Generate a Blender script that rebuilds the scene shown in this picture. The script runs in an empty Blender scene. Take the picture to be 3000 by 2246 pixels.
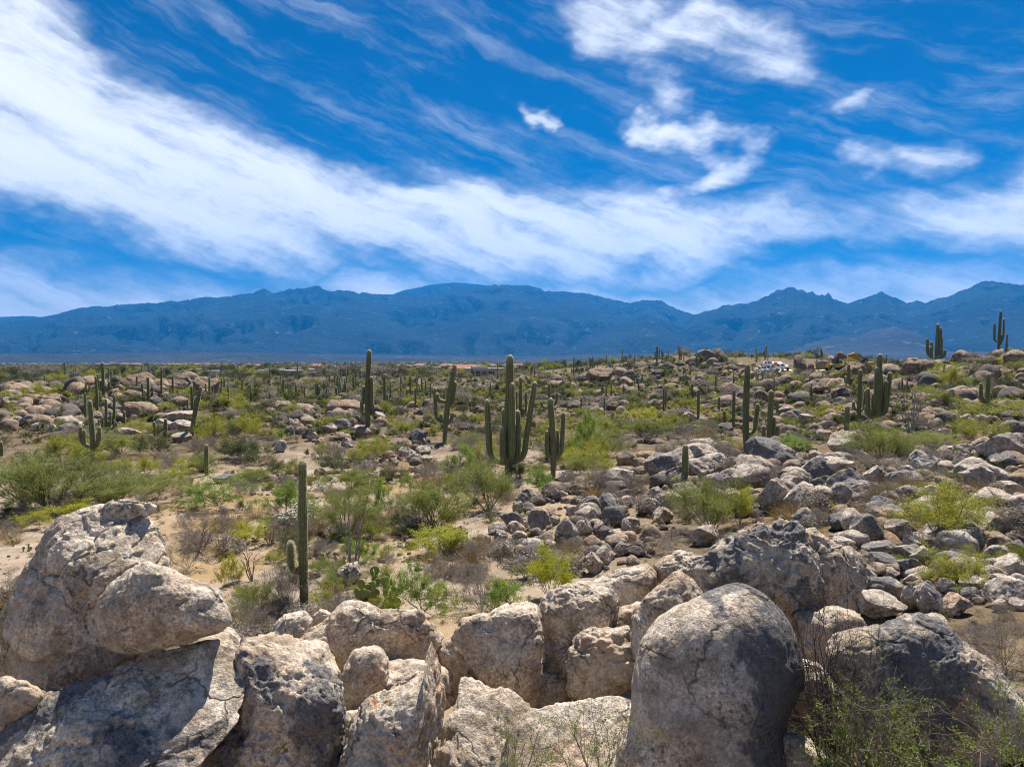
import bpy, bmesh, math, random
import numpy as np
from mathutils import Vector, Matrix, Euler

# ------------------------------------------------------------------ camera, sky, sun, exposure
SC = bpy.context.scene
COL = SC.collection
F = 2027.0                     # focal length in photograph pixels (3000 wide)
CAMZ = 7.0
PITCH = math.atan((1123 - 1040) / F)
cam_d = bpy.data.cameras.new('camera'); cam = bpy.data.objects.new('camera', cam_d); COL.objects.link(cam)
cam.location = (0, 0, CAMZ)
cam.rotation_euler = (math.pi / 2 - PITCH, 0, 0)
cam_d.sensor_width = 36.0; cam_d.lens = 36.0 * F / 3000.0
cam_d.clip_start = 0.1; cam_d.clip_end = 60000
SC.camera = cam

SUN_EL = math.radians(61); SUN_AZ = math.radians(20)        # azimuth clockwise from +Y (the view direction)
SUN_DIR = Vector((math.sin(SUN_AZ) * math.cos(SUN_EL), math.cos(SUN_AZ) * math.cos(SUN_EL), math.sin(SUN_EL)))
sun_d = bpy.data.lights.new('sun', 'SUN'); sun = bpy.data.objects.new('sun', sun_d); COL.objects.link(sun)
sun_d.energy = 5.0; sun_d.angle = math.radians(0.53); sun_d.color = (1.0, 0.94, 0.85)
sun.rotation_euler = (-SUN_DIR).to_track_quat('-Z', 'Y').to_euler()

SKY_STRENGTH = 0.055
SC.view_settings.view_transform = 'Standard'
try: SC.view_settings.look = 'None'
except Exception: pass
SC.view_settings.gamma = 1.0
SC.view_settings.use_curve_mapping = False
SC.view_settings.exposure = 1.0
SC.cycles.max_bounces = 4
SC.cycles.diffuse_bounces = 2
SC.cycles.use_adaptive_sampling = True
SC.cycles.adaptive_threshold = 0.02
SC.cycles.adaptive_min_samples = 16
SC.cycles.transmission_bounces = 2
SC.cycles.volume_bounces = 0
SC.cycles.use_denoising = True
SC.cycles.denoising_prefilter = 'NONE'
SC.cycles.filter_width = 1.1
SC.cycles.sample_clamp_indirect = 6.0


def ray(px, py):
    """world direction through photograph pixel, with unit depth along the optical axis"""
    u = (px - 1500.0) / F; v = -(py - 1123.0) / F
    c, s = math.cos(PITCH), math.sin(PITCH)
    return np.array([u, c + v * s, -s + v * c])


class NT:
    """small helper for building node trees"""
    def __init__(s, tree): s.t = tree; s.n = tree.nodes; s.l = tree.links
    def new(s, ty, **kw):
        nd = s.n.new(ty)
        for k, v in kw.items(): setattr(nd, k, v)
        return nd
    def put(s, sock, v):
        if isinstance(v, bpy.types.NodeSocket): s.l.new(v, sock)
        elif v is not None: sock.default_value = v
    def m(s, op, a, b=None, c=None, clamp=False):
        nd = s.n.new('ShaderNodeMath'); nd.operation = op; nd.use_clamp = clamp
        s.put(nd.inputs[0], a); s.put(nd.inputs[1], b)
        if c is not None: s.put(nd.inputs[2], c)
        return nd.outputs[0]
    def vm(s, op, a, b=None, out=0):
        nd = s.n.new('ShaderNodeVectorMath'); nd.operation = op
        s.put(nd.inputs[0], a)
        if b is not None: s.put(nd.inputs[1], b)
        return nd.outputs[out]
    def scale(s, a, k):
        nd = s.n.new('ShaderNodeVectorMath'); nd.operation = 'SCALE'; s.put(nd.inputs[0], a); s.put(nd.inputs['Scale'], k)
        return nd.outputs[0]
    def xyz(s, x, y, z):
        nd = s.n.new('ShaderNodeCombineXYZ')
        for i, v in enumerate((x, y, z)): s.put(nd.inputs[i], v)
        return nd.outputs[0]
    def noise(s, vec, scale, detail=5, rough=0.55, dist=0.0, out=0):
        nd = s.n.new('ShaderNodeTexNoise'); s.put(nd.inputs['Vector'], vec)
        nd.inputs['Scale'].default_value = scale; nd.inputs['Detail'].default_value = detail
        nd.inputs['Roughness'].default_value = rough; nd.inputs['Distortion'].default_value = dist
        return nd.outputs[out]
    def vor(s, vec, scale, feature='F1', out=0):
        nd = s.n.new('ShaderNodeTexVoronoi'); nd.feature = feature; s.put(nd.inputs['Vector'], vec)
        nd.inputs['Scale'].default_value = scale
        return nd.outputs[out]
    def step(s, v, a, b):
        nd = s.n.new('ShaderNodeMapRange'); nd.interpolation_type = 'SMOOTHSTEP'
        s.put(nd.inputs[0], v); s.put(nd.inputs[1], a); s.put(nd.inputs[2], b)
        nd.inputs[3].default_value = 0; nd.inputs[4].default_value = 1
        return nd.outputs[0]
    def lin(s, v, a, b, c, d):
        nd = s.n.new('ShaderNodeMapRange'); s.put(nd.inputs[0], v)
        for i, k in enumerate((a, b, c, d)): nd.inputs[i + 1].default_value = k
        return nd.outputs[0]
    def mix(s, f, a, b, mode='MIX'):
        nd = s.n.new('ShaderNodeMix'); nd.data_type = 'RGBA'; nd.blend_type = mode
        s.put(nd.inputs[0], f)
        for i, v in ((6, a), (7, b)):
            if isinstance(v, (tuple, list)) and len(v) == 3: v = (*v, 1)
            s.put(nd.inputs[i], v)
        return nd.outputs[2]
    def ramp(s, f, stops, interp='LINEAR'):
        nd = s.n.new('ShaderNodeValToRGB'); s.put(nd.inputs[0], f); cr = nd.color_ramp; cr.interpolation = interp
        while len(cr.elements) < len(stops): cr.elements.new(0.5)
        for e, (p, c) in zip(cr.elements, stops): e.position = p; e.color = (*c, 1)
        return nd.outputs[0]
    def curve(s, v, pts):
        nd = s.n.new('ShaderNodeFloatCurve'); s.put(nd.inputs['Value'], v)
        cv = nd.mapping.curves[0]
        while len(cv.points) < len(pts): cv.points.new(0.5, 0.5)
        for p, (x, y) in zip(cv.points, sorted(pts)): p.location = (x, y)
        nd.mapping.update()
        return nd.outputs[0]


def sky_angles(dx, dy):
    """azimuth and elevation of a point given in the 2212-wide view of the photograph"""
    r = ray(dx * 3000 / 2212, dy * 3000 / 2212); r = r / np.linalg.norm(r)
    return math.atan2(r[0], r[1]), math.asin(r[2])


def build_world():
    w = bpy.data.worlds.new('World'); SC.world = w; w.use_nodes = True
    t = NT(w.node_tree); w.node_tree.nodes.clear()
    sky = t.new('ShaderNodeTexSky', sky_type='NISHITA', sun_disc=False, sun_elevation=SUN_EL, sun_rotation=SUN_AZ,
                altitude=900, air_density=1.0, dust_density=0.25, ozone_density=3.0)
    hsv = t.new('ShaderNodeHueSaturation'); t.l.new(sky.outputs[0], hsv.inputs['Color'])
    hsv.inputs['Saturation'].default_value = 1.8; hsv.inputs['Value'].default_value = 0.55
    hsv.inputs['Hue'].default_value = 0.506
    g = t.new('ShaderNodeTexCoord').outputs['Generated']
    sp = t.new('ShaderNodeSeparateXYZ'); t.l.new(g, sp.inputs[0]); x, y, z = sp.outputs
    az = t.m('ARCTAN2', x, y); el = t.m('ARCSINE', z)
    base = t.xyz(az, t.m('MULTIPLY', el, 1.7), 0.0)
    w1 = t.noise(base, 3.2, 5, 0.62, 0, 1)
    wa = t.scale(t.vm('SUBTRACT', w1, (0.5, 0.5, 0.5)), 0.20)
    P0 = t.xyz(az, el, 0.0)
    P = t.vm('ADD', P0, wa)
    ps = t.new('ShaderNodeSeparateXYZ'); t.l.new(P, ps.inputs[0]); U, V = ps.outputs[0], ps.outputs[1]
    # great band of cirrus: upper and lower edge as functions of azimuth
    top = [(-60, -60), (60, -20), (200, 105), (330, 200), (460, 295), (600, 345), (800, 385), (1000, 385), (1200, 405), (1400, 425), (1600, 455), (1800, 470), (1950, 440), (2070, 405), (2212, 330)]
    bot = [(-60, 420), (60, 425), (200, 455), (330, 500), (460, 545), (600, 565), (800, 570), (1000, 588), (1200, 595), (1400, 580), (1600, 545), (1800, 525), (1950, 520), (2070, 525), (2212, 530)]
    a0, a1 = -0.72, 0.72
    def curve_of(pts):
        o = []
        for (dx, dy) in pts:
            a, e = sky_angles(dx, dy); o.append(((a - a0) / (a1 - a0), e / 0.6))
        return o
    un = t.lin(U, a0, a1, 0, 1)
    tp = t.m('MULTIPLY', t.curve(un, curve_of(top)), 0.6); bt = t.m('MULTIPLY', t.curve(un, curve_of(bot)), 0.6)
    band = t.m('MULTIPLY', t.step(V, t.m('SUBTRACT', bt, 0.035), t.m('ADD', bt, 0.035)),
               t.m('SUBTRACT', 1.0, t.step(V, t.m('SUBTRACT', tp, 0.05), t.m('ADD', tp, 0.035))))
    # shorter wisps, as soft strokes
    total = t.m('MULTIPLY', band, 0.98)
    strokes = [((1270, 20), (1680, 90), 55, .78), ((1390, 135), (1440, 190), 40, .75), ((1370, 258), (1500, 282), 30, .85), ((1500, 285), (1585, 335), 34, .95),
               ((1585, 335), (1440, 440), 30, .85), ((1140, 252), (1205, 265), 16, .75), ((1680, 285), (1840, 200), 24, .6), ((1830, 345), (2050, 330), 34, .75),
               ((-200, 695), (2400, 695), 95, 1.15), ((1960, 470), (2212, 450), 40, .6)]
    for (p0, p1, wd, k) in strokes:
        b0 = Vector((*sky_angles(*p0), 0)); b1 = Vector((*sky_angles(*p1), 0)); ba = b1 - b0; wr = wd / 1494.6
        pa = t.vm('SUBTRACT', P, tuple(b0))
        h = t.m('DIVIDE', t.vm('DOT_PRODUCT', pa, tuple(ba), 1), ba.length_squared, clamp=True)
        d = t.vm('LENGTH', t.vm('SUBTRACT', pa, t.scale(tuple(ba), h)), None, 1)
        s = t.m('SUBTRACT', 1.0, t.step(d, 0.0, wr * 1.75))
        total = t.m('MAXIMUM', total, t.m('MULTIPLY', s, k))
    # the same kind of cirrus over the rest of the dome
    gen = t.step(t.noise(base, 1.7, 3, 0.55, 0.0), 0.46, 0.68)
    out = t.m('MAXIMUM', t.step(t.m('ABSOLUTE', az), 0.68, 0.95), t.step(el, 0.5, 0.72))
    total = t.m('MAXIMUM', total, t.m('MULTIPLY', t.m('MULTIPLY', gen, out), 0.2))
    # fibrous breakup: streaks that fan out gently, with finer cross texture
    Q = t.vm('ADD', P0, t.scale(wa, 0.45))
    rot = t.new('ShaderNodeVectorRotate', rotation_type='Z_AXIS'); t.l.new(Q, rot.inputs[0]); rot.inputs['Angle'].default_value = math.radians(20)
    fib = t.noise(t.vm('MULTIPLY', rot.outputs[0], (3.6, 25.0, 1.0)), 1.0, 6, 0.62, 0.0)
    fib2 = t.noise(t.vm('MULTIPLY', Q, (15.0, 30.0, 1.0)), 1.0, 4, 0.6, 0.0)
    ff = t.m('ADD', t.m('MULTIPLY', fib, 0.68), t.m('MULTIPLY', fib2, 0.32))
    dens = t.m('ADD', t.m('MULTIPLY', total, 0.95), t.m('MULTIPLY', t.m('SUBTRACT', ff, 0.5), t.m('ADD', 0.5, t.m('MULTIPLY', total, 2.7))))
    dens = t.m('MULTIPLY', t.step(dens, -0.05, 1.05), 0.98)
    veil = t.m('MULTIPLY', t.step(t.m('ADD', t.m('MULTIPLY', fib, .8), t.m('MULTIPLY', fib2, .2)), 0.44, 0.80), 0.34)
    dens = t.m('MAXIMUM', dens, veil)
    shade = t.lin(fib, 0.25, 0.75, 0.86, 1.06)
    cloud = t.mix(1.0, (11.2, 11.35, 11.6), t.xyz(shade, shade, shade), 'MULTIPLY')
    colr = t.mix(dens, hsv.outputs[0], cloud)
    bg = t.new('ShaderNodeBackground'); t.l.new(colr, bg.inputs[0]); bg.inputs[1].default_value = SKY_STRENGTH
    w.cycles.sampling_method = 'MANUAL'; w.cycles.sample_map_resolution = 512
    ow = t.new('ShaderNodeOutputWorld'); t.l.new(bg.outputs[0], ow.inputs[0])


build_world()

# ------------------------------------------------------------------ numeric helpers
def h32(ix, iy, iz, seed):
    h = (ix.astype(np.uint32) * np.uint32(374761393)) ^ (iy.astype(np.uint32) * np.uint32(668265263)) ^ (iz.astype(np.uint32) * np.uint32(2147483647 & 0x5bd1e995)) ^ np.uint32((seed * 2654435761) & 0xffffffff)
    h ^= h >> np.uint32(15); h *= np.uint32(2246822519); h ^= h >> np.uint32(13); h *= np.uint32(3266489917); h ^= h >> np.uint32(16)
    return h

def hf(ix, iy, iz, seed): return h32(ix, iy, iz, seed).astype(np.float64) / 4294967295.0

GR = np.array([[1,1,0],[-1,1,0],[1,-1,0],[-1,-1,0],[1,0,1],[-1,0,1],[1,0,-1],[-1,0,-1],[0,1,1],[0,-1,1],[0,1,-1],[0,-1,-1],[1,1,0],[-1,1,0],[0,-1,1],[0,-1,-1]], float)

def perlin(p, seed=0):
    p = np.asarray(p, float); i = np.floor(p).astype(np.int64); f = p - i; u = f * f * f * (f * (f * 6 - 15) + 10)
    r = np.zeros(len(p))
    for dx in (0, 1):
        for dy in (0, 1):
            for dz in (0, 1):
                g = GR[h32(i[:, 0] + dx, i[:, 1] + dy, i[:, 2] + dz, seed) & np.uint32(15)]
                d = (g * (f - (dx, dy, dz))).sum(1)
                w = (u[:, 0] if dx else 1 - u[:, 0]) * (u[:, 1] if dy else 1 - u[:, 1]) * (u[:, 2] if dz else 1 - u[:, 2])
                r += d * w
    return r

def fbm(p, seed=0, oct=4, gain=0.5, ridged=False):
    a, s, r = 1.0, 1.0, 0.0
    for k in range(oct):
        n = perlin(np.asarray(p) * s, seed + k * 17)
        r = r + a * ((1 - 2 * np.abs(n)) if ridged else n)
        a *= gain; s *= 2.03
    return r

def worley(p, seed=0):
    i = np.floor(p).astype(np.int64); f1 = np.full(len(p), 9.0); f2 = f1.copy()
    for dx in (-1, 0, 1):
        for dy in (-1, 0, 1):
            for dz in (-1, 0, 1):
                c = i + (dx, dy, dz)
                q = c + np.stack([hf(c[:, 0], c[:, 1], c[:, 2], seed + k) for k in range(3)], 1)
                d = np.sqrt(((q - p) ** 2).sum(1))
                f2 = np.minimum(f2, np.maximum(f1, d)); f1 = np.minimum(f1, d)
    return f1, f2

def sstep(a, b, x):
    t = np.clip((x - a) / (b - a), 0, 1); return t * t * (3 - 2 * t)

# ------------------------------------------------------------------ object helpers
def mk(name, V, Fc, mats=(), smooth=True, midx=None, attr=None):
    """mesh from arrays; Fc is an (n,3) or (n,4) array or a list of such arrays"""
    Fs = Fc if isinstance(Fc, list) else [Fc]
    Fs = [np.asarray(f, np.int32) for f in Fs if len(f)]
    me = bpy.data.meshes.new(name); V = np.asarray(V, np.float32)
    me.vertices.add(len(V)); me.vertices.foreach_set('co', V.ravel())
    loops = np.concatenate([f.ravel() for f in Fs]); tot = np.concatenate([np.full(len(f), f.shape[1], np.int32) for f in Fs])
    me.loops.add(len(loops)); me.loops.foreach_set('vertex_index', loops)
    me.polygons.add(len(tot)); st = np.concatenate([[0], np.cumsum(tot)[:-1]]).astype(np.int32)
    me.polygons.foreach_set('loop_start', st)
    me.polygons.foreach_set('use_smooth', np.full(len(tot), bool(smooth)))
    for m in mats: me.materials.append(m)
    if midx is not None: me.polygons.foreach_set('material_index', np.asarray(midx, np.int32))
    if attr is not None:
        for k, v in attr.items():
            a = me.attributes.new(k, 'FLOAT', 'POINT'); a.data.foreach_set('value', np.asarray(v, np.float32))
    me.update(calc_edges=True)
    return me

def ob(name, data, parent=None, loc=None, rot=None, scl=None):
    o = bpy.data.objects.new(name, data); COL.objects.link(o)
    if parent is not None: o.parent = parent
    if loc is not None: o.location = tuple(loc)
    if rot is not None: o.rotation_euler = tuple(rot)
    if scl is not None: o.scale = tuple(scl)
    return o

def tag(o, label=None, cat=None, group=None, kind=None):
    if label: o['label'] = label
    if cat: o['category'] = cat
    if group: o['group'] = group
    if kind: o['kind'] = kind
    return o

class MB:
    """collects boxes, prisms, tubes and quads into one mesh"""
    def __init__(s): s.V = []; s.F3 = []; s.F4 = []; s.n = 0
    def add(s, V, F4=(), F3=()):
        V = np.asarray(V, float)
        s.V.append(V)
        if len(F4): s.F4.append(np.asarray(F4) + s.n)
        if len(F3): s.F3.append(np.asarray(F3) + s.n)
        s.n += len(V)
    def box(s, c, d, bev=0.0, taper=1.0):
        x, y, z = np.array(d) / 2.0; k = taper
        V = np.array([(-x, -y, -z), (x, -y, -z), (x, y, -z), (-x, y, -z), (-x * k, -y * k, z), (x * k, -y * k, z), (x * k, y * k, z), (-x * k, y * k, z)]) + np.array(c)
        s.add(V, [(0, 3, 2, 1), (4, 5, 6, 7), (0, 1, 5, 4), (1, 2, 6, 5), (2, 3, 7, 6), (3, 0, 4, 7)])
    def cyl(s, a, b, r0, r1=None, n=10, cap=True):
        a, b = np.array(a, float), np.array(b, float); r1 = r0 if r1 is None else r1
        d = b - a; d = d / np.linalg.norm(d); h = np.array([0, 0, 1.0]) if abs(d[2]) < .9 else np.array([1.0, 0, 0])
        u = np.cross(d, h); u /= np.linalg.norm(u); v = np.cross(d, u)
        an = np.arange(n) * 2 * math.pi / n; c = np.cos(an)[:, None] * u + np.sin(an)[:, None] * v
        V = np.concatenate([a + c * r0, b + c * r1, [a], [b]])
        i = np.arange(n); j = (i + 1) % n
        s.add(V, np.stack([i, j, j + n, i + n], 1), np.concatenate([np.stack([j, i, np.full(n, 2 * n)], 1), np.stack([i + n, j + n, np.full(n, 2 * n + 1)], 1)]) if cap else ())
    def prism(s, prof, y0, y1):
        """profile of (x,z) points extruded from y0 to y1"""
        n = len(prof); p = np.array(prof, float)
        V = np.concatenate([np.stack([p[:, 0], np.full(n, y0), p[:, 1]], 1), np.stack([p[:, 0], np.full(n, y1), p[:, 1]], 1)])
        i = np.arange(n); j = (i + 1) % n
        tri = [(0, k, k + 1) for k in range(1, n - 1)] + [(n, n + k + 1, n + k) for k in range(1, n - 1)]
        s.add(V, np.stack([i, i + n, j + n, j], 1), tri)
    def mesh(s, name, mat, smooth=False):
        F = []
        if s.F4: F.append(np.concatenate(s.F4))
        if s.F3: F.append(np.concatenate(s.F3))
        return mk(name, np.concatenate(s.V), F, [mat], smooth)

def tubes(segs, n=3):
    """segs: list of (p,q,r0,r1) -> V,F arrays of n-sided tubes"""
    P = np.array([s[0] for s in segs]); Q = np.array([s[1] for s in segs]); r0 = np.array([s[2] for s in segs]); r1 = np.array([s[3] for s in segs])
    D = Q - P; D /= np.linalg.norm(D, axis=1)[:, None] + 1e-9
    H = np.where(np.abs(D[:, 2:3]) < .9, np.array([[0, 0, 1.0]]), np.array([[1.0, 0, 0]]))
    A = np.cross(D, H); A /= np.linalg.norm(A, axis=1)[:, None]; B = np.cross(D, A)
    N = len(P); V = np.zeros((N, 2 * n, 3))
    for k in range(n):
        c, s_ = math.cos(2 * math.pi * k / n), math.sin(2 * math.pi * k / n)
        V[:, k] = P + (A * c + B * s_) * r0[:, None]; V[:, n + k] = Q + (A * c + B * s_) * r1[:, None]
    b = (np.arange(N) * 2 * n)[:, None]; Fq = []
    for k in range(n):
        j = (k + 1) % n; Fq.append(b + np.array([[k, j, n + j, n + k]]))
    return V.reshape(-1, 3), np.concatenate(Fq)

def leaf_quads(rng, pos, dirs, ln, wd):
    """diamond leaves: tip direction dirs, random roll"""
    N = len(pos); D = dirs / (np.linalg.norm(dirs, axis=1)[:, None] + 1e-9)
    R = rng.normal(size=(N, 3)); S = np.cross(D, R); S /= np.linalg.norm(S, axis=1)[:, None] + 1e-9
    l = (ln * rng.uniform(.6, 1.3, N))[:, None]; w = (wd * rng.uniform(.6, 1.3, N))[:, None]
    V = np.stack([pos, pos + D * l * .5 + S * w * .5, pos + D * l, pos + D * l * .5 - S * w * .5], 1)
    return V.reshape(-1, 3), np.arange(N * 4).reshape(N, 4)

# ------------------------------------------------------------------ materials
def mat(name):
    m = bpy.data.materials.new(name); m.use_nodes = True; t = NT(m.node_tree); m.node_tree.nodes.clear()
    out = t.new('ShaderNodeOutputMaterial'); return m, t, out

def principled(t, col, rough=0.8, spec=0.3, normal=None, **kw):
    b = t.new('ShaderNodeBsdfPrincipled')
    if isinstance(col, tuple) and len(col) == 3: col = (*col, 1)
    t.put(b.inputs['Base Color'], col); t.put(b.inputs['Roughness'], rough); b.inputs['Specular IOR Level'].default_value = spec
    if normal is not None: t.l.new(normal, b.inputs['Normal'])
    for k, v in kw.items(): t.put(b.inputs[k.replace('_', ' ')], v)
    return b

def bump(t, h, strength, dist, prev=None):
    b = t.new('ShaderNodeBump'); t.put(b.inputs['Height'], h); b.inputs['Strength'].default_value = strength; b.inputs['Distance'].default_value = dist
    if prev is not None: t.l.new(prev, b.inputs['Normal'])
    return b.outputs[0]

def granite(name, light, dark, varnish, use_obj=True, fine=1.0):
    m, t, out = mat(name)
    pos = t.new('ShaderNodeNewGeometry').outputs['Position']
    oi = t.new('ShaderNodeObjectInfo')
    off = t.scale(t.xyz(oi.outputs['Random'], oi.outputs['Random'], 0.3), 37.0)
    p = t.vm('ADD', pos, off)
    oc = t.new('ShaderNodeSeparateColor'); t.l.new(oi.outputs['Color'], oc.inputs[0])
    big = t.noise(p, 0.9, 6, 0.62, 0.35)
    mid = t.noise(p, 4.2, 6, 0.68)
    c = t.mix(t.step(t.m('ADD', t.m('MULTIPLY', mid, .6), t.m('MULTIPLY', t.noise(p, 1.5, 4, .6), .4)), 0.36, 0.64), dark, light)
    # warm and cool drift
    c = t.mix(t.m('MULTIPLY', t.step(t.noise(p, 2.1, 4, 0.6), 0.44, 0.72), oc.outputs[1] if use_obj else 0.5), c, (0.42, 0.235, 0.12))
    # orange spalls
    sp_ = t.noise(p, 3.4, 5, 0.62, 0.9)
    c = t.mix(t.m('MULTIPLY', t.step(sp_, 0.66, 0.70), 0.75), c, (0.46, 0.22, 0.10))
    # grey desert varnish / lichen crust with ragged edges
    rel = t.new('ShaderNodeSeparateXYZ'); t.l.new(t.vm('SUBTRACT', pos, oi.outputs['Location']), rel.inputs[0])
    vv = t.m('ADD', big, t.m('MULTIPLY', t.m('SUBTRACT', mid, 0.5), 0.35))
    if use_obj: vv = t.m('ADD', vv, t.m('MULTIPLY', t.m('MULTIPLY', rel.outputs[0], oc.outputs[2]), 0.4))
    thr = t.m('SUBTRACT', 0.78, t.m('MULTIPLY', oc.outputs[0] if use_obj else oi.outputs['Random'], 0.45))
    vm_ = t.step(vv, thr, t.m('ADD', thr, 0.06))
    c = t.mix(t.m('MULTIPLY', vm_, 0.86), c, varnish)
    # mineral grain
    gr = t.noise(p, 34.0 * fine, 3, 0.75)
    g2 = t.vor(p, 26.0 * fine, 'F1', 1)
    gv = t.new('ShaderNodeSeparateColor'); t.l.new(g2, gv.inputs[0])
    gk = t.step(t.noise(p, 1.9, 3, .6), .35, .65)
    gm = t.m('ADD', 1.0, t.m('MULTIPLY', t.m('ADD', t.lin(gr, 0.28, 0.72, -.5, .5), t.lin(gv.outputs[0], 0, 1, -0.26, 0.26)), t.lin(gk, 0, 1, .5, 1.25)))
    c = t.mix(1.0, c, t.xyz(gm, gm, gm), 'MULTIPLY')
    # dark hairline cracks
    ck = t.vor(t.vm('ADD', p, t.scale(t.noise(p, 1.6, 3, .6, 0, 1), 0.9)), 0.75, 'DISTANCE_TO_EDGE')
    cr = t.m('MULTIPLY', t.m('SUBTRACT', 1.0, t.step(ck, 0.0, 0.022)), t.step(t.noise(p, 1.3, 2, .5), 0.48, 0.6))
    c = t.mix(t.m('MULTIPLY', cr, 0.7), c, (0.05, 0.04, 0.035))
    n1 = bump(t, t.noise(p, 5.0, 6, 0.68), 0.55, 0.12)
    n2 = bump(t, t.m('SUBTRACT', gr, t.m('MULTIPLY', cr, 2.0)), 0.5, 0.035, n1)
    b = principled(t, c, 0.88, 0.22, n2)
    t.l.new(b.outputs[0], out.inputs[0]); return m

M_HERO = granite('granite_boulder', (0.62, 0.54, 0.44), (0.265, 0.205, 0.145), (0.098, 0.097, 0.104))
M_ROCK = granite('granite_rock', (0.53, 0.465, 0.395), (0.20, 0.155, 0.115), (0.115, 0.112, 0.116), fine=0.7)
M_FAR = granite('granite_far', (0.30, 0.22, 0.15), (0.09, 0.06, 0.038), (0.065, 0.056, 0.052), fine=0.5)  # far granite: a cloud shadow over the middle distance is put into this darker colour
M_PEB = granite('granite_rubble', (0.36, 0.285, 0.21), (0.125, 0.088, 0.058), (0.09, 0.082, 0.078), use_obj=False, fine=0.8)

def leafmat(name, c1, c2, trans=0.45, hue=0.06):
    m, t, out = mat(name)
    oi = t.new('ShaderNodeObjectInfo'); pos = t.new('ShaderNodeNewGeometry').outputs['Position']
    n = t.noise(pos, 2.3, 3, 0.6)
    f = t.m('ADD', t.m('MULTIPLY', oi.outputs['Random'], 0.55), t.m('MULTIPLY', t.lin(n, .3, .7, 0, 1), 0.45), clamp=True)
    c = t.mix(f, c1, c2)
    b = principled(t, c, 0.6, 0.25)
    tr = t.new('ShaderNodeBsdfTranslucent'); t.l.new(c, tr.inputs[0])
    mx = t.new('ShaderNodeMixShader'); mx.inputs[0].default_value = trans
    t.l.new(b.outputs[0], mx.inputs[1]); t.l.new(tr.outputs[0], mx.inputs[2]); t.l.new(mx.outputs[0], out.inputs[0])
    return m

L_PALO = leafmat('palo_verde_leaf', (0.20, 0.23, 0.035), (0.40, 0.38, 0.045))
L_GREY = leafmat('brittlebush_leaf', (0.18, 0.21, 0.065), (0.27, 0.285, 0.075))
L_BRIGHT = leafmat('acacia_leaf', (0.17, 0.26, 0.04), (0.24, 0.33, 0.045), 0.42)
L_YELLOW = leafmat('yellow_bush_leaf', (0.34, 0.36, 0.03), (0.42, 0.40, 0.03), 0.42)
L_DARK = leafmat('creosote_leaf', (0.065, 0.085, 0.03), (0.12, 0.13, 0.04), 0.3)
L_DRY = leafmat('dry_twig_leaf', (0.21, 0.18, 0.155), (0.27, 0.225, 0.18), 0.25)
L_STRAW = leafmat('straw', (0.43, 0.31, 0.14), (0.5, 0.40, 0.21), 0.4)
L_FAR = leafmat('far_scrub_leaf', (0.055, 0.07, 0.014), (0.135, 0.14, 0.024), 0.3)

def plainmat(name, c1, c2, scale=6.0, rough=0.85, spec=0.25, bmp=0.0, bd=0.02, metallic=0.0, coat=0.0):
    m, t, out = mat(name)
    oi = t.new('ShaderNodeObjectInfo'); pos = t.new('ShaderNodeNewGeometry').outputs['Position']
    n = t.noise(pos, scale, 6, 0.62)
    c = t.mix(t.step(n, .3, .7), c1, c2)
    v = t.lin(oi.outputs['Random'], 0, 1, .82, 1.15); c = t.mix(1.0, c, t.xyz(v, v, v), 'MULTIPLY')
    nr = bump(t, n, bmp, bd) if bmp else None
    b = principled(t, c, rough, spec, nr); b.inputs['Metallic'].default_value = metallic; b.inputs['Coat Weight'].default_value = coat
    t.l.new(b.outputs[0], out.inputs[0]); return m

W_PALO = plainmat('palo_verde_bark', (0.15, 0.15, 0.06), (0.22, 0.21, 0.10), 9)
W_GREY = plainmat('grey_twig', (0.20, 0.175, 0.16), (0.31, 0.275, 0.25), 9)
W_DARK = plainmat('dark_bark', (0.06, 0.045, 0.04), (0.12, 0.09, 0.075), 9)
W_CHOLLA = plainmat('staghorn_stem', (0.115, 0.08, 0.075), (0.19, 0.14, 0.115), 20)
W_BROWN = plainmat('brown_twig', (0.16, 0.115, 0.08), (0.26, 0.2, 0.14), 12)
W_OCO = plainmat('ocotillo_wand', (0.15, 0.145, 0.12), (0.24, 0.23, 0.19), 12)
M_JOINT = plainmat('pale_cholla_joint', (0.42, 0.43, 0.28), (0.60, 0.60, 0.45), 16)

def cactusmat():
    m, t, out = mat('saguaro_skin')
    pos = t.new('ShaderNodeNewGeometry').outputs['Position']; oi = t.new('ShaderNodeObjectInfo')
    at = t.new('ShaderNodeAttribute', attribute_name='rib'); fo = t.new('ShaderNodeAttribute', attribute_name='corky'); tp = t.new('ShaderNodeAttribute', attribute_name='tipness')
    n = t.noise(pos, 3.0, 5, .6)
    g = t.mix(t.step(n, .3, .7), (0.07, 0.088, 0.024), (0.115, 0.13, 0.04))
    v = t.lin(oi.outputs['Random'], 0, 1, .85, 1.2); g = t.mix(1.0, g, t.xyz(v, v, v), 'MULTIPLY')
    c = t.mix(t.m('MULTIPLY', t.step(at.outputs['Fac'], 0.4, 1.0), 0.6), g, (0.30, 0.26, 0.15))
    c = t.mix(t.m('MULTIPLY', fo.outputs['Fac'], 0.75), c, (0.11, 0.085, 0.055))
    c = t.mix(t.m('MULTIPLY', tp.outputs['Fac'], 0.6), c, (0.36, 0.32, 0.2))
    b = principled(t, c, 0.62, 0.3, bump(t, t.noise(pos, 40, 3, .6), 0.3, 0.01))
    b.inputs['Sheen Weight'].default_value = 0.16; b.inputs['Sheen Roughness'].default_value = 0.45; b.inputs['Sheen Tint'].default_value = (0.95, 0.85, 0.6, 1)
    t.l.new(b.outputs[0], out.inputs[0]); return m
M_SAG = cactusmat()
M_SPINE = leafmat('cactus_spine', (0.62, 0.54, 0.36), (0.72, 0.64, 0.45), 0.45)
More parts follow.
